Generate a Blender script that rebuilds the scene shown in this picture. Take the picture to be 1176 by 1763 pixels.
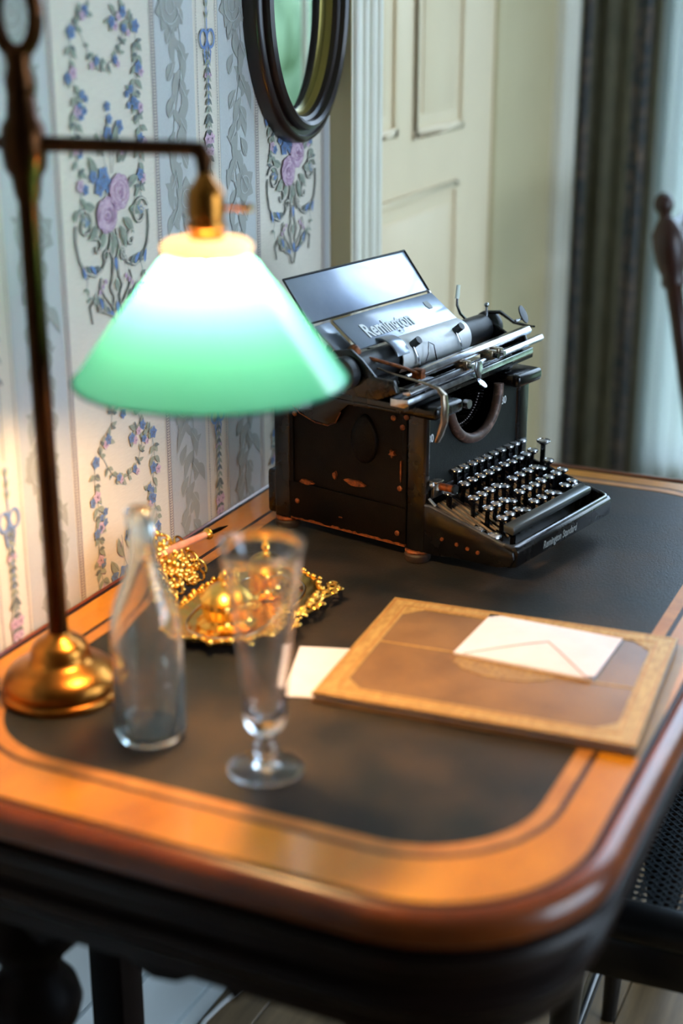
import bpy, bmesh, math, random
from math import pi, sin, cos, radians, atan2, hypot, sqrt
from mathutils import Vector, Matrix, Euler
S = bpy.context.scene
for o in list(bpy.data.objects): bpy.data.objects.remove(o)
COL = S.collection
rnd = random.Random(7)

# ------------------------------------------------------------------ camera
cam_d = bpy.data.cameras.new('camera'); cam = bpy.data.objects.new('camera', cam_d); COL.objects.link(cam)
yaw, pitch = radians(-24.764), radians(19.669)
fw = Vector((sin(yaw)*cos(pitch), cos(yaw)*cos(pitch), -sin(pitch)))
rt = Vector((cos(yaw), -sin(yaw), 0)); up = rt.cross(fw)
cam.matrix_world = Matrix(((rt.x, up.x, -fw.x, 0.97), (rt.y, up.y, -fw.y, 0), (rt.z, up.z, -fw.z, 0.70), (0, 0, 0, 1)))
cam_d.sensor_fit = 'HORIZONTAL'; cam_d.sensor_width = 24; cam_d.lens = 2554.5*24/1176
cam_d.clip_start = .05; cam_d.clip_end = 200
cam_d.dof.use_dof = True; cam_d.dof.focus_distance = 1.93; cam_d.dof.aperture_fstop = 1.75
S.camera = cam
# ------------------------------------------------------------------ world, exposure
w = bpy.data.worlds.new('overcast_sky'); S.world = w; w.use_nodes = True
nt = w.node_tree; nt.nodes.clear()
wo = nt.nodes.new('ShaderNodeOutputWorld'); bg = nt.nodes.new('ShaderNodeBackground')
tc = nt.nodes.new('ShaderNodeTexCoord'); nz = nt.nodes.new('ShaderNodeTexNoise'); nz.inputs['Scale'].default_value = 2.2
nz.inputs['Detail'].default_value = 5
cr = nt.nodes.new('ShaderNodeValToRGB'); cr.color_ramp.elements[0].position = .35; cr.color_ramp.elements[1].position = .65
cr.color_ramp.elements[0].color = (.38, .64, 1, 1); cr.color_ramp.elements[1].color = (.76, .90, 1, 1)
nt.links.new(tc.outputs['Generated'], nz.inputs['Vector']); nt.links.new(nz.outputs['Fac'], cr.inputs['Fac'])
nt.links.new(cr.outputs['Color'], bg.inputs['Color']); nt.links.new(bg.outputs[0], wo.inputs[0])
bg.inputs['Strength'].default_value = 8.0
S.view_settings.view_transform = 'Standard'; S.view_settings.look = 'None'
S.view_settings.gamma = 1; S.view_settings.use_curve_mapping = False; S.view_settings.exposure = 0.0
# ------------------------------------------------------------------ daylight outside the big side window
def area(name, loc, rot, sx, sy, power, col):
    l = bpy.data.lights.new(name, 'AREA'); l.shape = 'RECTANGLE'; l.size = sx; l.size_y = sy; l.energy = power; l.color = col
    o = bpy.data.objects.new(name, l); COL.objects.link(o); o.location = loc; o.rotation_euler = rot; return o
area('side_window_daylight', (3.42, 1.7, .65), (0, radians(90), 0), 1.7, 2.0, 26, (.84, .92, 1))

# ------------------------------------------------------------------ colours and materials
def lin(c): c /= 255; return c/12.92 if c <= .04045 else ((c+.055)/1.055)**2.4
def rgb(r, g, b): return (lin(r), lin(g), lin(b), 1)
MATS = {}
def mat(name, c1, c2=None, rough=.5, metal=0, spec=.5, scale=20, detail=4, bump=0, bscale=None, stretch=(1, 1, 1), coat=0, ramp=(.35, .65), sheen=0, trans=0, ior=1.45, rough2=None):
    m = bpy.data.materials.new(name); m.use_nodes = True; MATS[name] = m
    n = m.node_tree.nodes; L = m.node_tree.links; b = n['Principled BSDF']
    b.inputs['Base Color'].default_value = c1; b.inputs['Roughness'].default_value = rough; b.inputs['Metallic'].default_value = metal
    b.inputs['Specular IOR Level'].default_value = spec; b.inputs['Coat Weight'].default_value = coat
    b.inputs['Coat Roughness'].default_value = .12; b.inputs['Transmission Weight'].default_value = trans; b.inputs['IOR'].default_value = ior
    t = n.new('ShaderNodeTexCoord'); mp = n.new('ShaderNodeMapping'); mp.inputs['Scale'].default_value = stretch
    L.new(t.outputs['Object'], mp.inputs['Vector'])
    if c2:
        z = n.new('ShaderNodeTexNoise'); z.inputs['Scale'].default_value = scale; z.inputs['Detail'].default_value = detail; z.inputs['Roughness'].default_value = .6
        r = n.new('ShaderNodeValToRGB'); r.color_ramp.elements[0].color = c1; r.color_ramp.elements[1].color = c2
        r.color_ramp.elements[0].position, r.color_ramp.elements[1].position = ramp
        L.new(mp.outputs[0], z.inputs['Vector']); L.new(z.outputs['Fac'], r.inputs['Fac']); L.new(r.outputs['Color'], b.inputs['Base Color'])
        if rough2 is not None:
            mr = n.new('ShaderNodeMapRange'); mr.inputs['From Min'].default_value = ramp[0]; mr.inputs['From Max'].default_value = ramp[1]
            mr.inputs['To Min'].default_value = rough; mr.inputs['To Max'].default_value = rough2
            L.new(z.outputs['Fac'], mr.inputs['Value']); L.new(mr.outputs[0], b.inputs['Roughness'])
    if bump:
        z2 = n.new('ShaderNodeTexNoise'); z2.inputs['Scale'].default_value = bscale or scale*8; z2.inputs['Detail'].default_value = 3
        bp = n.new('ShaderNodeBump'); bp.inputs['Strength'].default_value = bump; bp.inputs['Distance'].default_value = .001
        L.new(mp.outputs[0], z2.inputs['Vector']); L.new(z2.outputs['Fac'], bp.inputs['Height']); L.new(bp.outputs[0], b.inputs['Normal'])
    return m
def glass(name, col, ior=1.48, rough=0):
    m = bpy.data.materials.new(name); m.use_nodes = True; MATS[name] = m
    n = m.node_tree.nodes; n.remove(n['Principled BSDF']); g = n.new('ShaderNodeBsdfGlass')
    g.inputs['Color'].default_value = col; g.inputs['IOR'].default_value = ior; g.inputs['Roughness'].default_value = rough
    m.node_tree.links.new(g.outputs[0], n['Material Output'].inputs['Surface']); return m
def translucent(name, front, back, gloss=.12, tmix=.6, rough=.15, through=None):
    """cased lamp glass or thin cloth: 'front' on the outer face, 'back' on the inner face"""
    m = bpy.data.materials.new(name); m.use_nodes = True; MATS[name] = m
    n = m.node_tree.nodes; L = m.node_tree.links; n.remove(n['Principled BSDF'])
    geo = n.new('ShaderNodeNewGeometry'); mc = n.new('ShaderNodeMix'); mc.data_type = 'RGBA'
    mc.inputs['A'].default_value = front; mc.inputs['B'].default_value = back; L.new(geo.outputs['Backfacing'], mc.inputs['Factor'])
    d = n.new('ShaderNodeBsdfDiffuse'); t = n.new('ShaderNodeBsdfTranslucent'); t.inputs['Color'].default_value = through or front
    L.new(mc.outputs['Result'], d.inputs['Color'])
    mx = n.new('ShaderNodeMixShader'); mx.inputs['Fac'].default_value = tmix; L.new(d.outputs[0], mx.inputs[1]); L.new(t.outputs[0], mx.inputs[2])
    g = n.new('ShaderNodeBsdfGlossy'); g.inputs['Roughness'].default_value = rough
    m2 = n.new('ShaderNodeMixShader'); m2.inputs['Fac'].default_value = gloss; L.new(mx.outputs[0], m2.inputs[1]); L.new(g.outputs[0], m2.inputs[2])
    L.new(m2.outputs[0], n['Material Output'].inputs['Surface']); return m

M_wood = mat('burr_walnut', rgb(158, 90, 12), rgb(220, 144, 28), rough=.34, scale=9, detail=6, stretch=(1, .45, 1), coat=.25, ramp=(.3, .7))
M_woodedge = mat('polished_shaded_walnut_edge', rgb(98, 42, 10), rgb(124, 58, 14), rough=.28, scale=14, detail=4, coat=.3)  # walnut darkened: the unlit edge is put into the colour
M_dark = mat('dark_carved_wood', rgb(20, 10, 6), rgb(14, 7, 5), rough=.5, scale=12, spec=.12)
M_under = mat('shaded_underside_moulding', rgb(26, 12, 7), rgb(17, 8, 5), rough=.36, scale=12, spec=.22)  # lower edge and apron; shade of the underside put into the dark colour
M_groove = mat('black_stringing', rgb(38, 16, 10), rough=.5)  # inlay line colour, also painting the shade in the edge groove
M_gold = mat('gilt_band', rgb(196, 130, 60), rgb(170, 106, 44), rough=.42, scale=30, metal=.15)
M_leather = mat('worn_desk_leather', rgb(27, 30, 32), rgb(66, 55, 46), rough=.40, rough2=.52, scale=6, detail=8, ramp=(.4, .75), bump=.35, bscale=420, spec=.17)
M_brass = mat('aged_brass', rgb(190, 126, 52), rgb(150, 92, 38), rough=.28, metal=1, scale=14)
M_bronze = mat('dark_bronze', rgb(78, 46, 24), rgb(52, 32, 18), rough=.33, metal=1, scale=10)
M_gilt = mat('gilded_metal', rgb(248, 206, 108), rgb(232, 176, 76), rough=.27, metal=1, scale=40)
M_silver = mat('bright_rim', rgb(225, 215, 195), rough=.22, metal=1)
M_black = mat('black_enamel', rgb(5, 5, 6), rgb(15, 10, 8), rough=.24, rough2=.4, scale=25, detail=6, ramp=(.5, .8), spec=.4, coat=.15)
M_wrinkle = mat('wrinkle_black_paint', rgb(5, 4, 4), rgb(15, 10, 7), spec=.12, rough=.45, scale=30, bump=.6, bscale=900)
M_crackle = mat('crackle_front_paint', rgb(13, 17, 17), rgb(24, 28, 27), spec=.2, rough=.5, scale=60, bump=.6, bscale=900)
M_rust = mat('worn_rusty_edge', rgb(150, 80, 34), rgb(70, 36, 18), rough=.55, scale=160, metal=.4)
M_table = mat('black_enamel_sheen_plate', rgb(120, 130, 148), rgb(140, 150, 166), rough=.32, rough2=.38, scale=9, detail=7, spec=1, coat=1, metal=.7)  # black enamel; reflected window sheen put into a pale bluish base colour
M_steel = mat('nickel_steel', rgb(205, 208, 214), rgb(150, 150, 156), rough=.22, metal=1, scale=40)
M_shield = mat('brushed_platen_shield', rgb(238, 241, 245), rgb(226, 231, 236), rough=.4, coat=.2, scale=60)
M_dull = mat('tarnished_steel', rgb(92, 86, 84), rgb(60, 54, 52), rough=.35, metal=1, scale=60)
M_lip = mat('worn_enamel_lip', rgb(96, 98, 104), rgb(60, 58, 60), rough=.25, metal=.7, scale=50, coat=.5)
M_nickel = mat('worn_nickel', rgb(176, 160, 140), rgb(120, 104, 88), rough=.27, metal=1, scale=40)
M_rubber = mat('platen_rubber', rgb(30, 32, 36), rgb(44, 46, 50), rough=.42, scale=60)
M_foot = mat('aged_rubber_foot', rgb(58, 40, 28), rgb(34, 24, 18), rough=.6, scale=60)
M_leathring = mat('worn_brown_rim', rgb(70, 48, 40), rgb(130, 100, 88), rough=.5, scale=90, ramp=(.5, .7))
M_keyface = mat('key_face', rgb(176, 172, 168), rgb(120, 122, 128), rough=.16, scale=500, coat=1, ramp=(.45, .6))
M_letter = mat('silver_lettering', rgb(240, 243, 245), rough=.6)
M_letter2 = mat('dull_silver_lettering', rgb(150, 152, 150), rough=.5)
M_spacebar = mat('worn_space_bar', rgb(42, 46, 48), rgb(66, 66, 62), rough=.3, scale=30, coat=.3, stretch=(1, .2, 1))
M_cover = mat('brown_tooled_leather', rgb(112, 82, 54), rgb(140, 104, 66), rough=.48, scale=12, detail=7, bump=.3, bscale=500)
M_tool = mat('gold_tooled_border', rgb(176, 134, 72), rgb(204, 164, 96), rough=.42, scale=220, detail=3, bump=.4, bscale=500, metal=.25, stretch=(1, .3, 1))
M_medal = mat('gilt_medallion', rgb(182, 146, 88), rgb(140, 104, 72), rough=.42, scale=170, bump=.8, bscale=260, metal=.2)
M_paper = mat('white_paper', rgb(238, 231, 240), rgb(231, 224, 233), rough=.7, scale=30)
M_line = mat('envelope_edge', rgb(168, 128, 140), rough=.7)
M_wallp = mat('wallpaper_ground', rgb(212, 203, 188), rgb(204, 195, 180), rough=.75, scale=300, stretch=(1, .2, 3))
M_dband = mat('wallpaper_damask_band', rgb(180, 181, 180), rgb(175, 176, 176), rough=.5, scale=300)
M_dleaf = mat('print_damask_grey', rgb(150, 151, 145), rough=.75)
M_pgreen = mat('print_sage', rgb(132, 140, 126), rgb(150, 154, 138), rough=.8, scale=150)
M_pdark = mat('print_dark_green', rgb(104, 110, 108), rough=.8)
M_pblue = mat('print_blue', rgb(92, 116, 164), rgb(112, 138, 180), rough=.8, scale=200)
M_ppink = mat('print_pink', rgb(190, 158, 178), rgb(206, 180, 192), rough=.8, scale=200)
M_pmauve = mat('print_mauve_line', rgb(160, 122, 152), rough=.8)
M_pgrey = mat('print_grey_line', rgb(104, 96, 106), rough=.8)
M_ptan = mat('print_taupe', rgb(146, 140, 128), rough=.8)
M_white = mat('cream_gloss_paint', rgb(234, 230, 214), rgb(228, 224, 208), rough=.35, scale=4)
M_olive = mat('stone_and_shade_paint', rgb(204, 188, 146), rgb(198, 182, 140), rough=.5, scale=4)  # stone paint; tone also carries shade on casing side and reveal
M_skirt = mat('blue_lit_skirting_paint', rgb(196, 206, 208), rgb(188, 198, 202), rough=.35, scale=4)  # pale skirting paint with the bluish light tint put into its colour
M_plaster = mat('room_plaster', rgb(205, 202, 190), rgb(198, 196, 184), rough=.8, scale=4)
M_dim = mat('darkened_unseen_walls', rgb(112, 104, 90), rgb(104, 96, 84), rough=.8, scale=4)  # unseen walls coloured darker to cut bounced light
M_floor = mat('worn_oak_boards', rgb(134, 108, 74), rgb(98, 78, 52), rough=.45, scale=14, detail=7, stretch=(3, .25, 1))
M_mframe = mat('dark_mahogany_frame', rgb(34, 17, 12), rgb(24, 12, 9), rough=.35, scale=14, coat=.15)
M_slip = mat('dull_gilt_slip', rgb(150, 132, 70), rough=.4, metal=.8)
M_mirror = mat('mirror_glass', rgb(225, 232, 228), rough=.01, metal=1)
M_cloth = mat('dark_patterned_curtain', rgb(104, 98, 78), rgb(84, 82, 66), rough=.9, scale=35, detail=6, bump=.3, stretch=(1, 1, .5))
M_border = mat('curtain_floral_border', rgb(70, 78, 84), rgb(130, 112, 100), rough=.9, scale=48, detail=5, ramp=(.45, .62))
M_lining = mat('pale_curtain_lining', rgb(214, 214, 200), rgb(205, 205, 192), rough=.9, scale=20)
M_sheer = translucent('sheer_voile', rgb(222, 230, 228), rgb(222, 230, 228), gloss=0, tmix=.50)
M_cane = mat('dark_stained_cane', rgb(32, 40, 46), rgb(20, 26, 30), rough=.35, scale=60)
M_ebony = mat('ebonised_wood', rgb(16, 16, 18), rgb(24, 22, 22), rough=.3, scale=30, coat=.3)
M_chair = mat('reddish_brown_chair_wood', rgb(58, 28, 17), rgb(42, 20, 13), rough=.4, scale=14, coat=.1)
M_lawn = mat('lawn_grass', rgb(120, 138, 106), rgb(104, 122, 90), rough=.9, scale=.8)
M_hedge = mat('hedge_leaves', rgb(106, 126, 98), rgb(84, 104, 80), rough=.9, scale=3)
M_bark = mat('grey_bark', rgb(110, 108, 98), rough=.9)
M_pen = mat('rosy_pen_barrel', rgb(200, 128, 104), rgb(214, 160, 134), rough=.3, scale=40, coat=.6)
M_cord = mat('white_flex', rgb(225, 225, 225), rough=.4)
M_inside = mat('dark_inside', rgb(8, 8, 9), rough=.6)  # near-black colour carries the darkness inside the case
def cloudy(name, col, k):
    m = glass(name, col); n = m.node_tree.nodes; L = m.node_tree.links; g = [x for x in n if x.type == 'BSDF_GLASS'][0]
    d = n.new('ShaderNodeBsdfDiffuse'); d.inputs['Color'].default_value = (.80, .79, .75, 1); t = n.new('ShaderNodeBsdfTranslucent'); t.inputs['Color'].default_value = (.75, .8, .8, 1)
    a = n.new('ShaderNodeMixShader'); a.inputs[0].default_value = .5; L.new(d.outputs[0], a.inputs[1]); L.new(t.outputs[0], a.inputs[2])
    z = n.new('ShaderNodeTexNoise'); z.inputs['Scale'].default_value = 30; mr = n.new('ShaderNodeMapRange'); mr.inputs['To Max'].default_value = k*2; L.new(z.outputs['Fac'], mr.inputs['Value'])
    b = n.new('ShaderNodeMixShader'); L.new(mr.outputs[0], b.inputs[0]); L.new(g.outputs[0], b.inputs[1]); L.new(a.outputs[0], b.inputs[2]); L.new(b.outputs[0], n['Material Output'].inputs['Surface']); return m
G_bottle = cloudy('cloudy_aqua_glass', (.97, .995, .99, 1), .045)
G_clear = cloudy('clear_old_glass', (.99, .99, .99, 1), .02)
def pane_glass():
    m = bpy.data.materials.new('window_glass'); m.use_nodes = True; n = m.node_tree.nodes; L = m.node_tree.links; n.remove(n['Principled BSDF'])
    t = n.new('ShaderNodeBsdfTransparent'); g = n.new('ShaderNodeBsdfGlossy'); g.inputs['Roughness'].default_value = .01; f = n.new('ShaderNodeFresnel'); f.inputs['IOR'].default_value = 1.3
    x = n.new('ShaderNodeMixShader'); L.new(f.outputs[0], x.inputs[0]); L.new(t.outputs[0], x.inputs[1]); L.new(g.outputs[0], x.inputs[2]); L.new(x.outputs[0], n['Material Output'].inputs['Surface']); return m
G_pane = pane_glass()
M_shade = translucent('green_cased_glass', (.04, .42, .30, 1), (.9, .93, .9, 1), gloss=.11, tmix=.6, rough=.12, through=(.024, .160, .19, 1))
M_opal = translucent('opal_glass', (1, .93, .84, 1), (1, .95, .9, 1), gloss=.06, tmix=.6)
mb_ = bpy.data.materials.new('lit_bulb'); mb_.use_nodes = True; mb_.node_tree.nodes['Principled BSDF'].inputs['Emission Color'].default_value = (1, .59, .24, 1)
mb_.node_tree.nodes['Principled BSDF'].inputs['Emission Strength'].default_value = 720

# ------------------------------------------------------------------ mesh helpers
class MB:
    def __init__(s): s.v = []; s.f = []; s.m = []; s.mi = 0
    def add(s, vs, fs):
        n = len(s.v); s.v += [tuple(p) for p in vs]; s.f += [tuple(i+n for i in f) for f in fs]; s.m += [s.mi]*len(fs); return s
    def box(s, x0, x1, y0, y1, z0, z1, T=None):
        vs = [Vector((x, y, z)) for z in (z0, z1) for y in (y0, y1) for x in (x0, x1)]
        if T is not None: vs = [T @ p for p in vs]
        return s.add(vs, [(0, 2, 3, 1), (4, 5, 7, 6), (0, 1, 5, 4), (2, 6, 7, 3), (0, 4, 6, 2), (1, 3, 7, 5)])
    def tube(s, path, r, n=10, flat=None, cap=True):
        P = [Vector(p) for p in path]; R = r if isinstance(r, (list, tuple)) else [r]*len(P)
        vs = []; ref = None
        for i, p in enumerate(P):
            t = (P[min(i+1, len(P)-1)]-P[max(i-1, 0)]).normalized()
            if ref is None: ref = Vector((0, 0, 1)) if abs(t.z) < .9 else Vector((1, 0, 0))
            a = (ref-t*ref.dot(t)).normalized(); b = t.cross(a); ref = a
            ra, rb = (R[i], R[i]) if flat is None else (R[i]*flat, R[i])
            vs += [p+a*(cos(2*pi*k/n)*ra)+b*(sin(2*pi*k/n)*rb) for k in range(n)]
        fs = [(i*n+k, i*n+(k+1) % n, (i+1)*n+(k+1) % n, (i+1)*n+k) for i in range(len(P)-1) for k in range(n)]
        if cap: fs += [tuple(reversed(range(n))), tuple((len(P)-1)*n+k for k in range(n))]
        return s.add(vs, fs)
    def cyl(s, p0, p1, r, r1=None, n=20): return s.tube([p0, p1], [r, r if r1 is None else r1], n)
    def lathe(s, prof, c=(0, 0, 0), n=32, axis='z', wob=None, closed=False):
        vs = []
        for r, h in prof:
            for k in range(n):
                a = 2*pi*k/n; rr = r*(1+(wob(a) if wob else 0))
                q = (rr*cos(a), rr*sin(a), h)
                if axis == 'y': q = (q[0], q[2], q[1])
                if axis == 'x': q = (q[2], q[0], q[1])
                vs.append((q[0]+c[0], q[1]+c[1], q[2]+c[2]))
        fs = []
        m = len(prof)
        for i in range(m if closed else m-1):
            j = (i+1) % m
            for k in range(n): fs.append((i*n+k, i*n+(k+1) % n, j*n+(k+1) % n, j*n+k))
        if not closed:
            if prof[0][0] > 1e-6: fs.append(tuple(reversed(range(n))))
            if prof[-1][0] > 1e-6: fs.append(tuple((m-1)*n+k for k in range(n)))
        if axis == 'y': fs = [tuple(reversed(f)) for f in fs]
        return s.add(vs, fs)
    def ball(s, c, r, n=10, sz=1):
        return s.lathe([(max(r*sin(pi*i/6), 1e-7), -r*sz*cos(pi*i/6)) for i in range(7)], c, n)
    def torus(s, c, R, r, n=20, m=8, T=None, a0=0, a1=2*pi):
        full = abs(a1-a0-2*pi) < 1e-6
        path = [Vector((R*cos(a0+(a1-a0)*k/n), R*sin(a0+(a1-a0)*k/n), 0)) for k in range(n+1)]
        if T is not None: path = [T @ p for p in path]
        return s.tube([p+Vector(c) for p in path], r, m, cap=not full)
    def prism(s, pts, fn, t0, t1):
        """outline pts (a,b) extruded from t0 to t1; fn(a,b,t) -> xyz"""
        n = len(pts); vs = [fn(a, b, t0) for a, b in pts]+[fn(a, b, t1) for a, b in pts]
        return s.add(vs, [tuple(reversed(range(n))), tuple(range(n, 2*n))]+[(i, (i+1) % n, n+(i+1) % n, n+i) for i in range(n)])
    def loft(s, rings, closed_ends=(True, True)):
        n = len(rings[0]); vs = [p for r in rings for p in r]
        fs = [(i*n+k, i*n+(k+1) % n, (i+1)*n+(k+1) % n, (i+1)*n+k) for i in range(len(rings)-1) for k in range(n)]
        if closed_ends[0]: fs.append(tuple(reversed(range(n))))
        if closed_ends[1]: fs.append(tuple((len(rings)-1)*n+k for k in range(n)))
        return s.add(vs, fs)
    def build(s, name, m, parent=None, bevel=0, ang=35, seg=2, fix=True):
        me = bpy.data.meshes.new(name); me.from_pydata(s.v, [], s.f)
        ms = m if isinstance(m, (list, tuple)) else [m]
        for x in ms: me.materials.append(x)
        if len(ms) > 1: me.polygons.foreach_set('material_index', s.m)
        bm = bmesh.new(); bm.from_mesh(me)
        if fix:
            bmesh.ops.remove_doubles(bm, verts=bm.verts, dist=1e-6); bmesh.ops.recalc_face_normals(bm, faces=bm.faces)
        if bevel:
            es = [e for e in bm.edges if len(e.link_faces) == 2 and e.calc_face_angle(0) > radians(40)]
            bmesh.ops.bevel(bm, geom=es, offset=bevel, segments=seg, affect='EDGES', profile=.5, clamp_overlap=True)
        for f in bm.faces: f.smooth = True
        for e in bm.edges: e.smooth = not (len(e.link_faces) == 2 and e.calc_face_angle(0) > radians(ang))
        bm.to_mesh(me); bm.free()
        o = bpy.data.objects.new(name, me); COL.objects.link(o)
        if parent is not None: o.parent = parent
        return o
def thing(name, label, cat, loc=(0, 0, 0), rz=0, group=None):
    o = bpy.data.objects.new(name, None); COL.objects.link(o); o.location = loc; o.rotation_euler = (0, 0, rz); o.empty_display_size = .05
    return tag(o, label, cat, group)
def tag(o, label, cat, group=None):
    o['label'] = label; o['category'] = cat
    if group: o['group'] = group
    return o
def struct(o): o['kind'] = 'structure'; return o
def copy_part(o, parent, loc=None, name=None):
    c = o.copy(); COL.objects.link(c); c.parent = parent
    if loc is not None: c.location = loc
    return c
def rrect(x0, x1, y0, y1, r, z, n=12):
    out = []
    for cx, cy, a0 in ((x1-r, y1-r, 0), (x0+r, y1-r, 90), (x0+r, y0+r, 180), (x1-r, y0+r, 270)):
        for k in range(n+1):
            a = radians(a0+90*k/n); out.append((cx+r*cos(a), cy+r*sin(a), z))
    return out
def text(name, body, size, M, m, parent, ext=.0002, shear=0, sx=1, space=1, bold=0):
    cu = bpy.data.curves.new(name, 'FONT'); cu.body = body; cu.size = size; cu.extrude = ext; cu.align_x = 'CENTER'; cu.align_y = 'CENTER'
    cu.shear = shear; cu.space_character = space; cu.offset = bold
    tmp = bpy.data.objects.new(name, cu); COL.objects.link(tmp); bpy.context.view_layer.update()
    me = bpy.data.meshes.new_from_object(tmp.evaluated_get(bpy.context.evaluated_depsgraph_get())); bpy.data.objects.remove(tmp)
    me.transform(M @ Matrix.Diagonal((sx, 1, 1, 1))); me.materials.clear(); me.materials.append(m)
    o = bpy.data.objects.new(name, me); COL.objects.link(o); o.parent = parent; return o
def frame_mat(xa, ya, o):
    xa = Vector(xa).normalized(); ya = Vector(ya); ya = (ya-xa*ya.dot(xa)).normalized(); za = xa.cross(ya)
    return Matrix(((xa.x, ya.x, za.x, o[0]), (xa.y, ya.y, za.y, o[1]), (xa.z, ya.z, za.z, o[2]), (0, 0, 0, 1)))

# ================================================================== THE ROOM
FZ = -.74; CZ = 2.3; XR = 3.3; YN = -1.7; YF = 3.5
struct(MB().box(-.3, XR+.1, YN-.1, YF+.1, FZ-.08, FZ-.012).build('floor', M_dark))
fl = bpy.data.objects['floor']
pm = MB().box(0, .118, 0, 1.296, FZ-.012, FZ).build('plank', M_floor, fl, bevel=.0015, seg=1)
first = True
for i in range(28):
    for j in range(4):
        x = -.02+i*.12; y = YN+j*1.3
        if j == 3: y = YF-1.3
        if first: pm.location = (x, y, 0); first = False
        else:
            c = copy_part(pm, fl, (x, y, 0))
struct(MB().box(-.3, XR+.1, YN-.1, YF+.1, CZ, CZ+.1).build('ceiling', M_plaster))
wl = struct(MB().box(-.12, 0, YN-.1, 2.062, FZ, CZ).build('wall_left', M_wallp))
MB().box(-.12, -.035, 2.062, YF+.1, FZ, CZ).build('window_bay_backing', M_olive, wl)
struct(MB().box(-.12, XR+.1, YN-.1, YN, FZ, CZ).build('wall_near', M_dim))
wr = MB(); wr.box(XR, XR+.1, YN, .7, FZ, CZ).box(XR, XR+.1, 2.7, YF, FZ, CZ).box(XR, XR+.1, .7, 2.7, FZ, -.2).box(XR, XR+.1, .7, 2.7, 1.5, CZ)
struct(wr.build('wall_right', M_dim))
WX0, WX1, WZ0, WZ1 = .16, 1.95, -.45, 2.15
wf = MB(); wf.box(-.12, WX0, YF, YF+.1, FZ, CZ).box(WX1, XR+.1, YF, YF+.1, FZ, CZ).box(WX0, WX1, YF, YF+.1, FZ, WZ0).box(WX0, WX1, YF, YF+.1, WZ1, CZ)
struct(wf.build('wall_far', M_plaster))
def window(name, kx, a0, a1, z0, z1, nv):
    f = MB()
    def bx(a, b, c, d, e=0, g=.05):
        if kx: f.box(XR+.02+e, XR+.02+g, a, b, c, d)
        else: f.box(a, b, YF+.02+e, YF+.02+g, c, d)
    bx(a0, a0+.05, z0, z1); bx(a1-.05, a1, z0, z1); bx(a0, a1, z0, z0+.06); bx(a0, a1, z1-.05, z1); bx(a0, a1, (z0+z1)/2-.02, (z0+z1)/2+.02)
    for i in range(1, nv): x = a0+(a1-a0)*i/nv; bx(x-.012, x+.012, z0, z1, .01, .04)
    o = struct(f.build(name, M_white, bevel=.003))
    for i in range(nv):
        for j in range(2):
            p = MB(); q0 = a0+(a1-a0)*i/nv+.013; q1 = a0+(a1-a0)*(i+1)/nv-.013; r0 = z0+.06 if j == 0 else (z0+z1)/2+.02; r1 = (z0+z1)/2-.02 if j == 0 else z1-.05
            if i == 0: q0 += .037
            if i == nv-1: q1 -= .037
            if kx: p.box(XR+.043, XR+.046, q0, q1, r0, r1)
            else: p.box(q0, q1, YF+.043, YF+.046, r0, r1)
            p.build('pane', G_pane, o)
    return o
window('window_1', False, WX0, WX1, WZ0, WZ1, 3)
window('window_2', True, .7, 2.7, -.2, 1.5, 3)

# casing beside the wallpaper, then the panelled shutter case and the plain reveal beyond it
tr = MB(); tr.box(-.035, .034, 2.064, 2.176, FZ, CZ)
o = struct(tr.build('trim_1', M_white, bevel=.003))
fl_ = MB()
for y, r in ((2.078, .008), (2.112, .006), (2.138, .008), (2.166, .006)): fl_.cyl((.034, y, FZ+.2), (.034, y, CZ), r, n=12)
fl_.build('reeded_moulding', M_white, o)
MB().box(-.03, .0338, 2.0635, 2.066, FZ, CZ).build('casing_shade_side', M_olive, o)  # thin sheet: shade on the white casing's side put in as olive colour
sh = struct(MB().box(-.035, -.012, 2.176, 2.83, FZ, CZ).build('door_1', mat('shutter_paint', rgb(236, 215, 178), rgb(230, 209, 172), rough=.4, scale=4)))
def moulded(y0, y1, z0, z1, X=-.012):
    m = MB()
    for (a, b, c, d) in ((y0, y1, z0, z0+.016), (y0, y1, z1-.016, z1), (y0, y0+.016, z0, z1), (y1-.016, y1, z0, z1)): m.box(X, X+.0055, a, b, c, d)
    m.build('panel_moulding', sh.data.materials[0], sh, bevel=.0025)
    MB().box(X, X+.0022, y0+.04, y1-.04, z0+.04, z1-.04).build('raised_panel', sh.data.materials[0], sh, bevel=.0015)
moulded(2.24, 2.345, .455, 1.85); moulded(2.42, 2.66, .445, 1.85); moulded(2.23, 2.64, -.65, .355)
struct(MB().box(-.035, -.005, 2.83, 2.86, FZ, CZ).build('trim_2', M_olive, bevel=.004))
struct(MB().box(-.035, -.012, 2.86, 3.23, FZ, CZ).build('trim_3', M_olive))
o = struct(MB().box(-.035, .012, 3.23, 3.335, FZ, CZ).build('trim_4', M_white, bevel=.006))
MB().cyl((.012, 3.28, FZ), (.012, 3.28, CZ), .012).build('reeded_moulding', M_white, o)
# skirting board of the papered wall
bb = MB(); bb.box(0.0005, .018, YN, 2.055, FZ, -.585).box(0.0005, .013, YN, 2.055, -.580, -.545).box(0.0005, .010, YN, 2.055, -.541, -.36).box(0.0005, .026, YN, 2.055, FZ, FZ+.035)
struct(bb.build('baseboard_left', M_skirt, bevel=.002))

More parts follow.
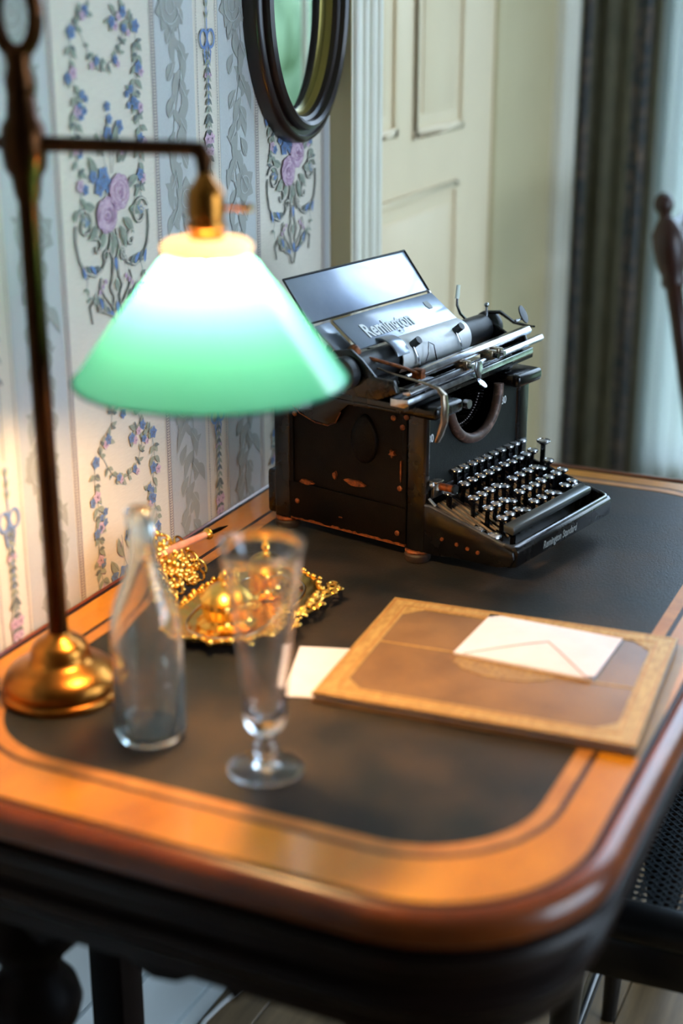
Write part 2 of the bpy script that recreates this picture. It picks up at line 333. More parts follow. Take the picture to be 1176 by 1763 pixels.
# ------------------------------------------------------------------ wallpaper print (flat print laid on the wall)
PR = MB(); PM = [M_dband, M_dleaf, M_pgreen, M_pdark, M_pblue, M_ppink, M_pmauve, M_pgrey, M_ptan, M_wallp]
BAND, DL, GR, DK, BL, PK, MV, GY, TN, WH = range(10)
lay = [0]
def flat(pts, mi, L):
    PR.mi = mi; lay[0] += 1; x = .0002+L*.0004+(lay[0] % (37 if L == 1 else 19))*.00002; n = len(pts); PR.add([(x, a, b) for a, b in pts], [tuple(range(n))])
def leaf(y, z, ln, ang, wd, mi, L=3, bend=0):
    N_ = 5 if ln < .02 else 11
    ca, sa = cos(ang), sin(ang); up_, dn = [], []
    for k in range(N_+1):
        t = k/N_; w_ = wd*sin(pi*t**.8)*.5 if 0 < k < N_ else 0; c = bend*ln*sin(pi*t)
        a, b = t*ln, c+w_; up_.append((y+a*ca-b*sa, z+a*sa+b*ca))
        if 0 < k < N_: b = c-w_; dn.append((y+a*ca-b*sa, z+a*sa+b*ca))
    flat(up_+dn[::-1], mi, L)
def strk(pts, w_, mi, L=2):
    n = len(pts)
    for i in range(n-1):
        (a, b), (c, d) = pts[i], pts[i+1]; l = hypot(c-a, d-b) or 1; nx, ny = -(d-b)/l*w_/2, (c-a)/l*w_/2; e = .3*w_/l
        a -= (c-a)*e; b -= (d-b)*e
        flat([(a+nx, b+ny), (c+nx, d+ny), (c-nx, d-ny), (a-nx, b-ny)], mi, L)
def arc(cy, cz, r, a0, a1, n=12, e=1): return [(cy+r*cos(radians(a0+(a1-a0)*k/n)), cz+r*e*sin(radians(a0+(a1-a0)*k/n))) for k in range(n+1)]
def spiral(cy, cz, r0, r1, a0, a1, n=18): return [(cy+(r0+(r1-r0)*k/n)*cos(radians(a0+(a1-a0)*k/n)), cz+(r0+(r1-r0)*k/n)*sin(radians(a0+(a1-a0)*k/n))) for k in range(n+1)]
def flower(y, z, r, mi, L=5):
    a0 = rnd.random()*6
    for k in range(5): leaf(y, z, r*1.1, a0+k*2*pi/5, r*.95, mi, L)
    for k in range(5): strk([(y+r*.25*cos(a0+k*1.257), z+r*.25*sin(a0+k*1.257)), (y+r*.7*cos(a0+k*1.257), z+r*.7*sin(a0+k*1.257))], r*.1, DK if mi == BL else MV, L+1)
    flat(arc(y, z, r*.2, 0, 300, 5), GY, L+2)
def rose(y, z, r):
    for k in range(9):
        a = k*2*pi/9+rnd.random()*.3; flat(arc(y+r*.55*cos(a), z+r*.55*sin(a), r*.48, 0, 330, 11), PK, 6)
        strk(arc(y+r*.55*cos(a), z+r*.55*sin(a), r*.48, math.degrees(a)-75, math.degrees(a)+75, 8), r*.045, MV, 7)
    for q in (.75, .58, .42, .28):
        for k in range(4): s0 = rnd.random()*360; strk(arc(y+rnd.uniform(-.05, .05)*r, z+rnd.uniform(-.05, .05)*r, r*q, s0, s0+rnd.uniform(50, 100), 6, .9), r*(.07 if q < .3 else .045), MV, 8)
    flat(arc(y, z, r*.13, 0, 300, 6), MV, 9)
def vine(pts, s=1.0, nf=3, seedmi=(BL, PK)):
    strk(pts, .0009, DK, 3)
    for i in range(1, len(pts)):
        (a, b), (c, d) = pts[i-1], pts[i]; an = atan2(d-b, c-a)
        for sd in (1, -1):
            if rnd.random() < .85: leaf(c, d, .0160*s*rnd.uniform(.7, 1.15), an+sd*rnd.uniform(.5, 1.1), .0072*s, GR, 4, .08*sd)
            if rnd.random() < .4: leaf(c, d, .0125*s, an+sd*rnd.uniform(1.2, 1.7), .005*s, DK, 4, .1*sd)
        if i % nf == 0:
            flower(c+rnd.uniform(-.003, .003), d, .0075*s, seedmi[0]); flower(c+.008*rnd.choice((-1, 1)), d-.005, .0064*s, seedmi[1])
def motif(Y, Z):
    P = lambda a, b: (Y+a*.01, Z+b*.01)
    # swag and crossing sprigs
    vine([P(-4.6, 3.6), P(-3.8, 2.2), P(-3, 1.2), P(-1.9, .4), P(-.7, 0), P(.6, 0), P(1.8, .4), P(2.9, 1.3), P(3.6, 2.4), P(4.2, 3.7), P(5.6, 3.9)], .72, 3)
    vine([P(-6.8, 3.2), P(-5.2, 4.2), P(-4.2, 5.3), P(-3.2, 5.7), P(-2.6, 7.2), P(-2.3, 8.8), P(-2.6, 10.5)], .9, 3)
    vine([P(6.8, 3.2), P(5.4, 4.5), P(4.0, 5.5), P(2.6, 5.3), P(1.6, 4.5)], .9, 2)
    vine([P(4.0, 5.4), P(3.4, 7.2), P(2.6, 9), P(2.9, 10.6)], .8, 2)
    flower(*P(-6.3, 3.6), .008, BL); flower(*P(6.6, 3.9), .008, BL); flower(*P(0, 8), .006, BL); leaf(*P(0, 9), .012, pi/2+.5, .005, GR); leaf(*P(0, 9), .012, pi/2-.5, .005, GR)
    # side vines
    for sd in (-1, 1):
        pts = [P(sd*(6.4+.35*sin(k*.9)), 3.4-k*1.35) for k in range(15)]; vine(pts, 1.0, 3, (BL, PK) if sd > 0 else (PK, BL))
        vine([P(sd*6.4, -5.5), P(sd*5.3, -4.3), P(sd*5.0, -3)], .7, 1, (BL, BL))
        # C scroll with palmette
        for w_, mi, L in ((.0044, DK, 4), (.0030, TN, 5), (.0012, WH, 6)):
            strk(spiral(Y+sd*.058, Z-.172, .004, .019, 90 if sd > 0 else 90, 90-sd*430), w_, mi, L)
            strk([P(sd*7.6, -17.2), P(sd*7.7, -19), P(sd*7.2, -21), P(sd*6, -22.6), P(sd*4.2, -23.2), P(sd*2.6, -22.6), P(sd*1.6, -21.4), P(sd*.9, -20)], w_, mi, L)
            strk(spiral(Y+sd*.036, Z-.2, .003, .011, 0 if sd > 0 else 180, sd*-300+(0 if sd > 0 else 180)), w_, mi, L)
        for k in range(7): leaf(*P(sd*5.8, -17.4), .0125, radians(30+k*20+(0 if sd > 0 else 0))-pi/2*.2, .0035, BL if k % 2 else GR, 5)
        for k in range(4): leaf(*P(sd*(3+k*1.1), -23-.1*k), .018, radians(90-sd*(60-14*k)), .006, BL if k % 2 else DK, 6, .1*sd)
        vine([P(sd*5.6, -23.2), P(sd*6.0, -24.4), P(sd*5.6, -25.6)], .5, 9)
    # bouquet
    for a, b, l_, an in ((0, -9.5, 3.2, 92), (1.2, -9.5, 3.4, 75), (-1.5, -10, 3, 110), (2.4, -11, 2.6, 50), (-2.8, -11.5, 2.4, 130), (3.4, -14, 2.6, 25), (-3.6, -15.5, 2.6, 160), (3.6, -16.5, 2.4, -20), (-3.2, -17.6, 2.4, 215), (1.6, -11, 3.2, 40), (-.4, -18.5, 3.2, -95), (1.4, -18.2, 3, -70), (2.2, -17.4, 3, -45), (-1.9, -18.2, 2.6, -120)):
        leaf(*P(a, b), l_*.01, radians(an), .0115, GR, 5, .08); strk([P(a, b), P(a+l_*.8*cos(radians(an)), b+l_*.8*sin(radians(an)))], .0008, DK, 6)
    for a, b in ((0, -9), (.8, -10), (-1.2, -10.5)):
        strk([P(a*.5, -12), P(a, b), P(a*1.4, b+3.4)], .0009, DK, 4)
    for a, b, c_, r in ((0, -4.6, BL, .006), (.2, -6, BL, .006), (-.2, -7.6, BL, .0085), (2.2, -7, BL, .0085), (2, -8.9, BL, .006), (-2.2, -8.4, PK, .006), (2.9, -9.6, PK, .009), (-3.6, -12, BL, .008), (-1.6, -12.2, BL, .0115), (-2.4, -13.4, BL, .010), (-.7, -13.3, BL, .009), (4, -13.5, PK, .005)):
        flower(*P(a, b), r, c_)
    rose(*P(1.5, -14.3), .0205); rose(*P(-1.3, -16.6), .0205)
    # candelabrum ornament
    for sd in (-1, 1):
        for w_, mi, L in ((.0038, DK, 4), (.0026, TN, 5), (.0009, WH, 6)):
            strk([P(sd*.5, -18.5), P(sd*1.0, -20.5), P(sd*.4, -22), P(sd*.7, -24), P(sd*1.3, -25), P(sd*.6, -26.2), P(sd*.9, -28.5), P(sd*.3, -30)], w_, mi, L)
            strk(spiral(Y+sd*.018, Z-.214, .002, .008, 0, sd*320), w_, mi, L)
            strk([P(sd*.8, -27.5), P(sd*2.4, -26), P(sd*3.4, -24.6), P(sd*3, -23.6)], w_*.8, mi, L)
            strk(spiral(Y+sd*.036, Z-.268, .002, .010, 90, 90-sd*330), w_*.8, mi, L)
            strk([P(sd*.8, -28.5), P(sd*3, -27.6), P(sd*4.8, -26), P(sd*5.6, -26.6), P(sd*5.2, -28.6)], w_*.8, mi, L)
        for k in range(6): leaf(*P(sd*(.8+k*.8), -28.4+k*.35), .017, radians(90-sd*(70-16*k)), .005, (BL, DK, GR)[k % 3], 6, .12*sd)
        for k in range(3): flower(*P(sd*(2.2+.6*k), -24.2-.5*k), .0035, PK)
    for k in range(4): leaf(*P(0, -19-k*2.6), .017, -pi/2+rnd.uniform(-.2, .2), .007, (GR, BL)[k % 2], 6)
def ribbon(Y, Z):
    P = lambda a, b: (Y+a*.01, Z+b*.01)
    strk([P(0, 6), P(0, 0)], .0022, BL, 4); strk([P(0, 0), P(.15, -3), P(0, -8)], .0026, BL, 4)
    for sd in (-1, 1):
        strk(arc(Y+sd*.009, Z, .0085, 0, 360, 14, 1.25), .0034, BL, 5); strk([P(0, 0), P(sd*.8, -1.6), P(sd*.5, -3)], .003, BL, 5)
        for k in range(10): leaf(*P(0, -1.5-k*.95), .0115, radians(-90+sd*38), .0045, GR if k % 2 else DK, 5)
        for k in range(3): leaf(*P(0, 5-k*1.3), .012, radians(90-sd*22), .003, GR, 5)
        flower(*P(sd*.5, -4.4), .004, PK); flower(*P(sd*.55, -12.2), .0075, PK); flower(*P(sd*.45, -13.8), .006, PK)
        for k in range(4): leaf(*P(0, -9.5-k*1.6), .014, radians(-90+sd*50), .0065, DK, 4)
        for k in range(8): leaf(*P(0, -16-k*2.4), .012, radians(-90+sd*34), .004, (GR, DK, BL)[k % 3], 5)
    strk([P(0, -8), P(.1, -20), P(0, -42)], .0012, DK, 3)
def damask(y0, y1, Z):
    m = (y0+y1)/2; hw = (y1-y0)/2
    for k in range(8): a = k*pi/4+.2; leaf(m-.01, Z+.06, .034, a, .024, DL, 1)
    flat(arc(m-.01, Z+.06, .014, 0, 340, 12), DL, 1); strk(arc(m-.01, Z+.06, .010, 0, 330, 10), .001, BAND, 4); strk(arc(m-.01, Z+.06, .021, 20, 350, 14), .0012, BAND, 4)
    for k in range(6): a = k*pi/3+.5; leaf(m+.015, Z-.17, .028, a, .021, DL, 1)
    strk(arc(m+.015, Z-.17, .012, 0, 330, 10), .0012, BAND, 4)
    for k in range(22):
        zz = Z+.03-k*.0215; sd = 1 if k % 2 else -1; x0 = m+.014*sin(k*.55)
        leaf(x0, zz, hw*rnd.uniform(.75, 1.05), radians(-70*sd*.5-90+rnd.uniform(-25, 25))+(.9*sd), .015, DL, 1, .15*sd)
        leaf(x0, zz, hw*.6, radians(90+50*sd), .011, DL, 1, -.12*sd)
        leaf(m-sd*hw*.45, zz+.008, .030, radians(90-sd*35+rnd.uniform(-15, 15)), .016, DL, 1, .1*sd)
        strk([(m-sd*hw*.45, zz+.010), (m-sd*hw*.45+.024*cos(radians(90-sd*35)), zz+.008+.024*sin(radians(90-sd*35)))], .0009, BAND, 4)
    strk([(m+.014*sin(k*.55), Z+.07-k*.0215) for k in range(24)], .0016, DL, 1)
def border(y):
    z = -.36
    strk([(y-.0042, -.36), (y-.0042, CZ)], .0008, GY, 2); strk([(y+.0042, -.36), (y+.0042, CZ)], .0008, GY, 2)
    while z < .85:
        for d in (-.0017, .0017):
            flat([(y+d-.0011, z), (y+d, z-.0013), (y+d+.0011, z), (y+d, z+.0013)], GY, 2)
        flat([(y-.0031, z+.0020), (y-.0023, z+.0012), (y-.0031, z+.0002)], MV, 2); flat([(y+.0031, z+.0020), (y+.0023, z+.0012), (y+.0031, z+.0002)], MV, 2)
        z += .0036
for k in range(-3, 2):
    c = 1.4655+.465*k
    for a, b in ((.1095, .1995), (-.2035, -.1095)):
        y0, y1 = c+a, min(c+b, 2.058)
        if y0 < 2.05: flat([(y0, -.36), (y1, -.36), (y1, CZ), (y0, CZ)], BAND, 0)
    for y in (c-.1035, c+.1035): border(y) if .8 < y < 2.05 else None
    for y in (c+.2065-.465, c+.2555-.465, c+.2065, c+.2555):
        if .8 < y < 2.05 and k >= -1: strk([(y, -.36), (y, CZ)], .0005, GY, 2); [flat([(y-.001, z), (y, z-.0009), (y+.001, z), (y, z+.0009)], GY, 2) for z in [-.3+.0036*q for q in range(320)]]
    for j in range(-1, 3):
        Z = .613-.487+.487*j
        if k >= -2:
            if c+.09 < 2.06: motif(c, Z)
        if k >= -2: ribbon(c-.234, Z+.02)
        if c+.2 < 2.06 and k >= -2: damask(c+.1095, c+.1995, Z)
        if k >= -2: damask(c-.2035, c-.1095, Z)
pr = PR.build('wallpaper_print', PM, wl, fix=False)
pr['kind'] = 'stuff'

# ------------------------------------------------------------------ oval mirror
mt = thing('oval_mirror', 'oval wall mirror in a dark stepped wooden frame on the flowered wallpaper', 'mirror', (0, 1.935, .685))
def ovalring(prof, hy, hz, n=64):
    return [[(x, (hy+d)*cos(2*pi*k/n), (hz+d)*sin(2*pi*k/n)) for k in range(n)] for d, x in prof]
MB().loft(ovalring([(.0, .001), (.0, .018), (-.003, .024), (-.009, .026), (-.011, .022), (-.017, .022), (-.019, .032), (-.025, .035), (-.030, .032), (-.031, .024), (-.036, .022), (-.038, .014), (-.038, .002)], .143, .2), (False, False)).build('frame', M_mframe, mt, ang=50)
MB().loft(ovalring([(-.0375, .002), (-.0375, .0145), (-.0395, .0155), (-.0415, .012), (-.042, .006)], .143, .2), (False, False)).build('gilt_slip', M_slip, mt)
MB().loft(ovalring([(-.036, .001), (-.036, .0055), (-.052, .006)], .143, .2)).build('mirror_plate', M_mirror, mt)

# ================================================================== OUTSIDE
struct(MB().box(-30, 40, YF+.3, 60, -1.35, -1.3).build('ground', M_lawn))
hg = MB(); rnd2 = random.Random(3)
for i in range(70):
    x = -12+i*.55; y = 15+rnd2.uniform(-.5, .5); r = rnd2.uniform(.6, 1.0)
    hg.ball((x, y, -.4), r*1.2, 9, 1.1); hg.ball((x+rnd2.uniform(-.3, .3), y-.2, .3), r*.9, 8)
o = hg.build('garden_hedge', M_hedge); o['kind'] = 'stuff'; o['label'] = 'clipped green hedge seen through the window and in the mirror'; o['category'] = 'hedge'
for i, (x, y, lab) in enumerate(((5.2, 10.5, 'round garden tree beyond the window, left of the other tree'), (7.6, 11.4, 'round garden tree beyond the window, right of the other tree'))):
    t = thing('garden_tree', lab, 'tree', (x, y, -1.3))
    MB().tube([(0, 0, 0), (.05, 0, .8), (0, .05, 1.6)], [.14, .1, .07], 8).build('trunk', M_bark, t)
    cr_ = MB()
    for k in range(14): cr_.ball((rnd2.uniform(-.6, .6), rnd2.uniform(-.6, .6), 1.9+rnd2.uniform(-.5, .8)), rnd2.uniform(.35, .6), 8)
    cr_.build('crown', M_hedge, t)

# ------------------------------------------------------------------ curtains
def sheet(x0, x1, y, z0, z1, amp, waves, n=80):
    P = [(x0+(x1-x0)*k/n, y+amp*sin(2*pi*waves*k/n)+amp*.3*sin(.9*k+1)) for k in range(n+1)]; b = MB()
    return b.add([(a, c, z) for z in (z0, z1) for a, c in P], [(k, k+1, n+2+k, n+1+k) for k in range(n)])
def curtain(x0, x1, y, z0, z1, amp, waves, m, n=80, th=.003, ph=0):
    b = MB(); front = [(x0+(x1-x0)*k/n, y+amp*sin(2*pi*waves*k/n+ph)+amp*.3*sin(5.1*k/n+1)) for k in range(n+1)]
    pts = front+[(a, c+th) for a, c in reversed(front)]
    b.prism(pts, lambda a, c, t: (a, c, t), z0, z1); return b
ct = thing('window_curtain', 'dark olive curtain with a floral border hanging left of the window', 'curtain', (0, 0, 0))
curtain(.012, .115, 3.42, FZ+.01, 2.2, .005, 2, None).build('curtain_cloth', M_cloth, ct, ang=60)
curtain(.115, .150, 3.415, FZ+.01, 2.2, .006, 1, None, 30).build('border_strip', M_border, ct, ang=60)
curtain(.150, .172, 3.418, FZ+.01, 2.2, .004, 1, None, 20).build('outer_hem', M_cloth, ct, ang=60)
curtain(-.004, .020, 3.395, FZ+.01, 2.2, .006, 1, None, 20).build('border_strip', M_border, ct, ang=60)
sv = sheet(.165, .34, 3.465, FZ+.01, 2.2, .010, 4).build('voile_curtain', M_sheer, ang=60, fix=False)
tag(sv, 'plain white under-curtain hanging beside the dark patterned curtain', 'curtain')

# ================================================================== THE DESK
dk = thing('writing_desk', 'walnut writing desk with rounded corners and a black leather inset top', 'desk', (.37, 1.52, FZ))
def D(mb, name, m, **k):  # desk part given in room coordinates
    o = mb.build(name, m, dk, **k); o.data.transform(Matrix.Translation((-.37, -1.52, -FZ))); return o
LX = (.0765, .643, 1.027, 2.052); LR = .115
def off(d, z, base=LX, r=LR): return rrect(base[0]-d, base[1]+d, base[2]-d, base[3]+d, r+d, z)
GX = (.008, .706, .945, 2.105); GRR = .15
def offg(d, z): return rrect(max(GX[0]-d, .003), GX[1]+d, GX[2]-d, GX[3]+d, GRR+d, z)
TH = -.05
D(MB().loft([off(0, -.004), off(0, -.0005)]), 'leather_inset', M_leather)
D(MB().loft([off(0.0002, -.004), off(0.0002, 0), off(.0155, 0), off(.0155, -.004)], (False, False)), 'gilt_border', M_gold)
D(MB().loft([off(.0157, -.004), off(.0157, -.0003), off(.0215, -.0003), off(.0215, -.004)], (False, False)), 'black_stringing', M_groove)
D(MB().loft([off(.0216, -.006), off(.0216, 0), offg(-.0032, 0), offg(-.0032, -.006)], (False, False)), 'veneered_border', M_wood)
D(MB().loft([offg(-.003, -.006), offg(-.003, .0002), offg(-.0015, -.0012), offg(.0018, -.0012), offg(.0024, .0002), offg(.0024, -.006)], (False, False)), 'edge_groove', M_groove)  # groove shade painted in with the dark colour
D(MB().loft([offg(0.0025, -.006), offg(.0028, -.0005), offg(.008, .002), offg(.016, .0005), offg(.023, -.006), offg(.026, -.015), offg(.024, -.024), offg(.016, -.031), offg(-.02, -.031), offg(-.02, -.0062)], (False, False)), 'edge_moulding', M_woodedge)
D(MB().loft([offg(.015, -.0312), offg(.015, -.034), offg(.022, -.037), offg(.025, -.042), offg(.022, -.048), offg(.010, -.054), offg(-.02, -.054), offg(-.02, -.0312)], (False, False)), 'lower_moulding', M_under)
D(MB().loft([offg(-.022, -.03), offg(-.022, -.0065)]), 'sub_top', M_dark)
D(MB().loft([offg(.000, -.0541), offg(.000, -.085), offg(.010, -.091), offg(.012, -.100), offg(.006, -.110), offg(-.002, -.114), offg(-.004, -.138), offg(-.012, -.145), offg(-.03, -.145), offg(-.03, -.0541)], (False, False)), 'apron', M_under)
prof = [(.13, -.15), (.18, -.145), (.21, -.165), (.23, -.150), (.25, -.135), (.275, -.132), (.295, -.142), (.315, -.156), (.335, -.163), (.36, -.160), (.38, -.148), (.395, -.142), (.41, -.150), (.42, -.162), (.43, -.150), (.455, -.143), (.49, -.141), (.52, -.148), (.55, -.165), (.60, -.165)]
sk = [(.13, -.10)]+prof+[(.60, -.10)]
D(MB().prism(sk, lambda a, b, t: (a, t, b), .962, .982), 'scalloped_rail', M_dark, bevel=.002)
D(MB().prism(sk, lambda a, b, t: (a, t, b), 2.05, 2.07), 'scalloped_rail', M_dark, bevel=.002)
legp = [(.04, 0), (.045, .02), (.03, .04), (.022, .08), (.028, .12), (.04, .2), (.045, .28), (.036, .36), (.026, .40), (.045, .42), (.05, .44), (.045, .46), (.03, .48), (.034, .50), (.058, .525), (.060, .54), (.046, .56), (.044, .575), (.055, .585), (.056, .63)]
for (x, y) in ((.14, 1.035), (.60, 1.035), (.14, 1.995), (.60, 1.995)):
    D(MB().lathe(legp, (x, y, FZ), 28), 'leg', M_dark, ang=50)
D(MB().box(.112, .156, 1.17, 1.214, FZ, -.10), 'centre_post', M_dark, bevel=.003)
D(MB().box(.112, .156, 1.83, 1.874, FZ, -.10), 'centre_post', M_dark, bevel=.003)
tag(MB().tube([(.060, 1.42, FZ+.0035), (.040, 1.50, FZ+.0035), (.034, 1.55, FZ+.0035), (.038, 1.59, FZ+.0035), (.05, 1.66, FZ+.0035), (.055, 1.80, FZ+.0035)], .0035, 8).build('electric_flex', M_cord), 'thin white electric flex looped on the floorboards under the desk', 'cord')

# ================================================================== DESK LAMP
LP = (.119, 1.148); SC = (.2925, 1.1765)
lp = thing('desk_lamp', 'brass desk lamp with a lit green glass shade at the front left of desk', 'lamp', (LP[0], LP[1], 0))
ox, oy = SC[0]-LP[0], SC[1]-LP[1]; al = atan2(oy, ox); rl = hypot(ox, oy)
MB().lathe([(.001, .001), (.061, .001), (.0625, .004), (.061, .008), (.058, .0095), (.0600, .012), (.0600, .017), (.0575, .0235), (.0525, .0295), (.045, .0345), (.0365, .038), (.0315, .041), (.0300, .045), (.0298, .050), (.0275, .056), (.022, .0615), (.014, .0645), (.0115, .07), (.001, .07)], n=56).build('base', M_brass, lp, ang=60)
ZA = .560
MB().lathe([(.0100, .066), (.0096, .50), (.0108, .54), (.0108, .60), (.0001, .602)], n=20).build('pole', M_bronze, lp)
MB().lathe([(.0105, ZA-.052), (.0125, ZA-.045), (.0145, ZA-.030), (.020, ZA-.022), (.0225, ZA), (.020, ZA+.016), (.015, ZA+.024), (.0125, ZA+.05), (.0112, ZA+.055)], n=24).build('clamp_collar', M_bronze, lp)
MB().tube([(-.012*cos(al), -.012*sin(al), ZA), (-.032*cos(al), -.032*sin(al), ZA)], [.007, .005], 12).ball((-.036*cos(al), -.036*sin(al), ZA), .009).build('thumb_screw', M_bronze, lp)
MB().lathe([(.0105, .598), (.0135, .604), (.0145, .616), (.011, .628), (.013, .640), (.008, .646)], n=20).build('pole_cap', M_bronze, lp)
T = Matrix.Rotation(pi/2, 4, 'X') @ Matrix.Diagonal((.86, 1.5, 1, 1)); T = Matrix.Rotation(-yaw-.1, 4, 'Z') @ T
MB().torus((0, 0, .672),   .0215, .0075, 28, 10, T).build('ring_finial', M_bronze, lp)
e = Vector((ox, oy, 0)); d = e.normalized()
MB().tube([d*.012+Vector((0, 0, ZA)), e-d*.012+Vector((0, 0, ZA)), e-d*.004+Vector((0, 0, ZA-.001)), e+Vector((0, 0, ZA-.008)), e+Vector((0, 0, ZA-.022))], [.0074, .0070, .0090, .0088, .0065], 14).build('arm', M_bronze, lp)
MB().lathe([(.004, ZA-.018), (.007, ZA-.022), (.010, ZA-.028), (.0165, ZA-.036), (.0175, ZA-.045), (.0175, ZA-.060), (.016, ZA-.061), (.016, ZA-.064), (.018, ZA-.065), (.0185, ZA-.069), (.016, ZA-.072), (.015, ZA-.088), (.001, ZA-.088)], (ox, oy, 0), 32).build('socket', M_brass, lp)
k_ = Vector((rt.x, rt.y, 0)).normalized()
MB().tube([e+k_*.016+Vector((0, 0, ZA-.052)), e+k_*.030+Vector((0, 0, ZA-.052))], .002, 8).tube([e+k_*.028+Vector((0, 0, ZA-.052)), e+k_*.043+Vector((0, 0, ZA-.052))], [.0058, .0062], 12, flat=.55).build('switch_key', M_brass, lp)
ZR = .350; ZT = .4665
MB().lathe([(.016, ZT-.002), (.036, ZT-.002), (.0415, ZT+.002), (.0425, ZT+.008), (.038, ZT+.0125), (.028, ZT+.0145), (.016, ZT+.0145)], (ox, oy, 0), 48, closed=True).build('shade_holder', M_opal, lp)
for k in range(3):
    a = radians(150+k*120)+.5; MB().tube([e+Vector((cos(a)*.037, sin(a)*.037, ZT-.003)), e+Vector((cos(a)*.045, sin(a)*.045, ZT-.003))], [.0022, .0035], 10).build('holder_screw', M_bronze, lp)
sp = [(.036, ZT-.0025), (.041, ZT-.004), (.047, ZT-.009), (.053, ZT-.018)]
for k in range(1, 13): t = k/12; sp.append((.053+(.1285-.053)*t+.002*sin(pi*t), ZT-.018+(ZR-(ZT-.018))*t))
MB().lathe([(r, z) for r, z in reversed(sp)], (ox, oy, 0), 96)
sm = MB(); n_ = 96
for r, z in sp: pass
vs = [(ox+r*cos(2*pi*k/n_), oy+r*sin(2*pi*k/n_), z) for r, z in sp for k in range(n_)]
sm.add(vs, [(i*n_+k, (i+1)*n_+k, (i+1)*n_+(k+1) % n_, i*n_+(k+1) % n_) for i in range(len(sp)-1) for k in range(n_)])
shade = sm.build('shade', M_shade, lp, fix=False, ang=80)
MB().torus((ox, oy, ZR), .1285, .0016, 96, 8).build('shade_rim', M_shade, shade)
MB().lathe([(.001, ZA-.150), (.012, ZA-.147), (.020, ZA-.137), (.023, ZA-.124), (.020, ZA-.110), (.013, ZA-.098), (.0125, ZA-.088)], (ox, oy, 0), 24).build('bulb', mb_, lp)

# ================================================================== BOTTLE AND GLASS
def shell(outer, inner, c, n, m, name, k=1):
    outer = [(r, z*k) for r, z in outer]; inner = [(r, z*k) for r, z in inner]
    o = MB().lathe(outer+inner[::-1], (0, 0, 0), n).build(name, m, ang=60); o.location = c; return o
bo = [(.0005, .0022), (.020, .0008), (.031, .0006), (.0345, .004), (.0355, .012), (.0352, .10), (.0345, .125), (.031, .142), (.0245, .160), (.0180, .176), (.0140, .192), (.0122, .208), (.0118, .224), (.0140, .226), (.0147, .232), (.0143, .240), (.0122, .2435), (.0095, .2435)]
bi = [(.0005, .0085), (.020, .0068), (.028, .0072), (.0315, .012), (.0322, .10), (.0315, .124), (.028, .140), (.0215, .159), (.0152, .175), (.0112, .192), (.0094, .208), (.0090, .224), (.0092, .236)]
tag(shell(bo, bi, (.253, 1.106, .0002), 64, G_bottle, 'glass_bottle', .975), 'empty pale aqua glass bottle standing beside the lamp base', 'bottle')
go = [(.0005, .0035), (.012, .0012), (.030, .0006), (.0355, .0010), (.0362, .0022), (.030, .0036), (.018, .0052), (.0100, .0075), (.0072, .012), (.0075, .016), (.0115, .020), (.0125, .0245), (.0105, .029), (.0072, .033), (.0066, .037), (.010, .041), (.017, .0455), (.0205, .052), (.0208, .058), (.0200, .066), (.0215, .085), (.0255, .125), (.0310, .172), (.0370, .213), (.0390, .2245), (.0386, .2252)]
gi = [(.0005, .056), (.010, .0565), (.0165, .061), (.0185, .070), (.0200, .085), (.0240, .125), (.0295, .172), (.0358, .213), (.0378, .2245)]
go = [(r, z*1.02) for r, z in go]; gi = [(r, z*1.02) for r, z in gi]
tag(shell(go, gi, (.388, 1.092, .0002), 64, G_clear, 'stemmed_glass'), 'tall clear stemmed glass with a knopped foot at front centre of desk', 'glass')

# ================================================================== INKSTAND
ik = thing('inkstand', 'ornate gilded double inkstand with openwork crests behind the stemmed glass', 'inkstand', (.200, 1.405, 0))
def scallop(hx, hy, z, d=0, n=120, q=.03):
    out = []
    for k in range(n):
        a = 2*pi*k/n; c, s_ = cos(a), sin(a); e_ = 2.6
        r = (abs(c/hx)**e_+abs(s_/hy)**e_)**(-1/e_)+d; r *= 1+q*cos(22*a); out.append((r*c, r*s_, z))
    return out
MB().loft([scallop(.05, .10, .006, 0), scallop(.066, .112, .013, 0), scallop(.068, .114, .016, 0), scallop(.062, .108, .0165), scallop(.050, .098, .011, 0, q=.0), scallop(.02, .05, .010, q=0)]).build('tray', M_gilt, ik, ang=50)
tr_ = MB()
for r0, z0 in ((.0495, .0125),): tr_.tube([Vector(p) for p in scallop(.0500, .098, z0, q=0)]+[Vector(scallop(.0500, .098, z0, q=0)[0])], .0016, 8)
tr_.build('tray_bead', M_silver, ik)
for sx in (-1, 1):
    for sy in (-1, 1): MB().lathe([(.004, .0), (.007, .003), (.005, .007), (.008, .012)], (sx*.038, sy*.078, 0), 12).build('foot', M_gilt, ik)
# beads and scrolls round the rim
rim = MB(); R3 = random.Random(5); P_ = scallop(.069, .115, .016, 0, 66, .03)
for i, p in enumerate(P_): rim.ball((p[0], p[1], p[2]+.001), .0032+.0012*(i % 2), 8)
o = rim.build('rim_beading', M_gilt, ik)
def scrollwork(name, place, cells):
    m = MB()
    for (a, b, R, a0, a1, rr) in cells:
        n = 18; pts = []
        for k in range(n+1):
            t = k/n; r = R*(1-.62*t); an = radians(a0+(a1-a0)*t); pts.append(place(a+r*cos(an), b+r*sin(an), .0025*sin(3*t)))
        m.tube(pts, [rr*(1-.35*k/n) for k in range(n+1)], 8); m.ball(pts[-1], rr*1.7, 8); m.ball(pts[0], rr*1.4, 8)
    return m
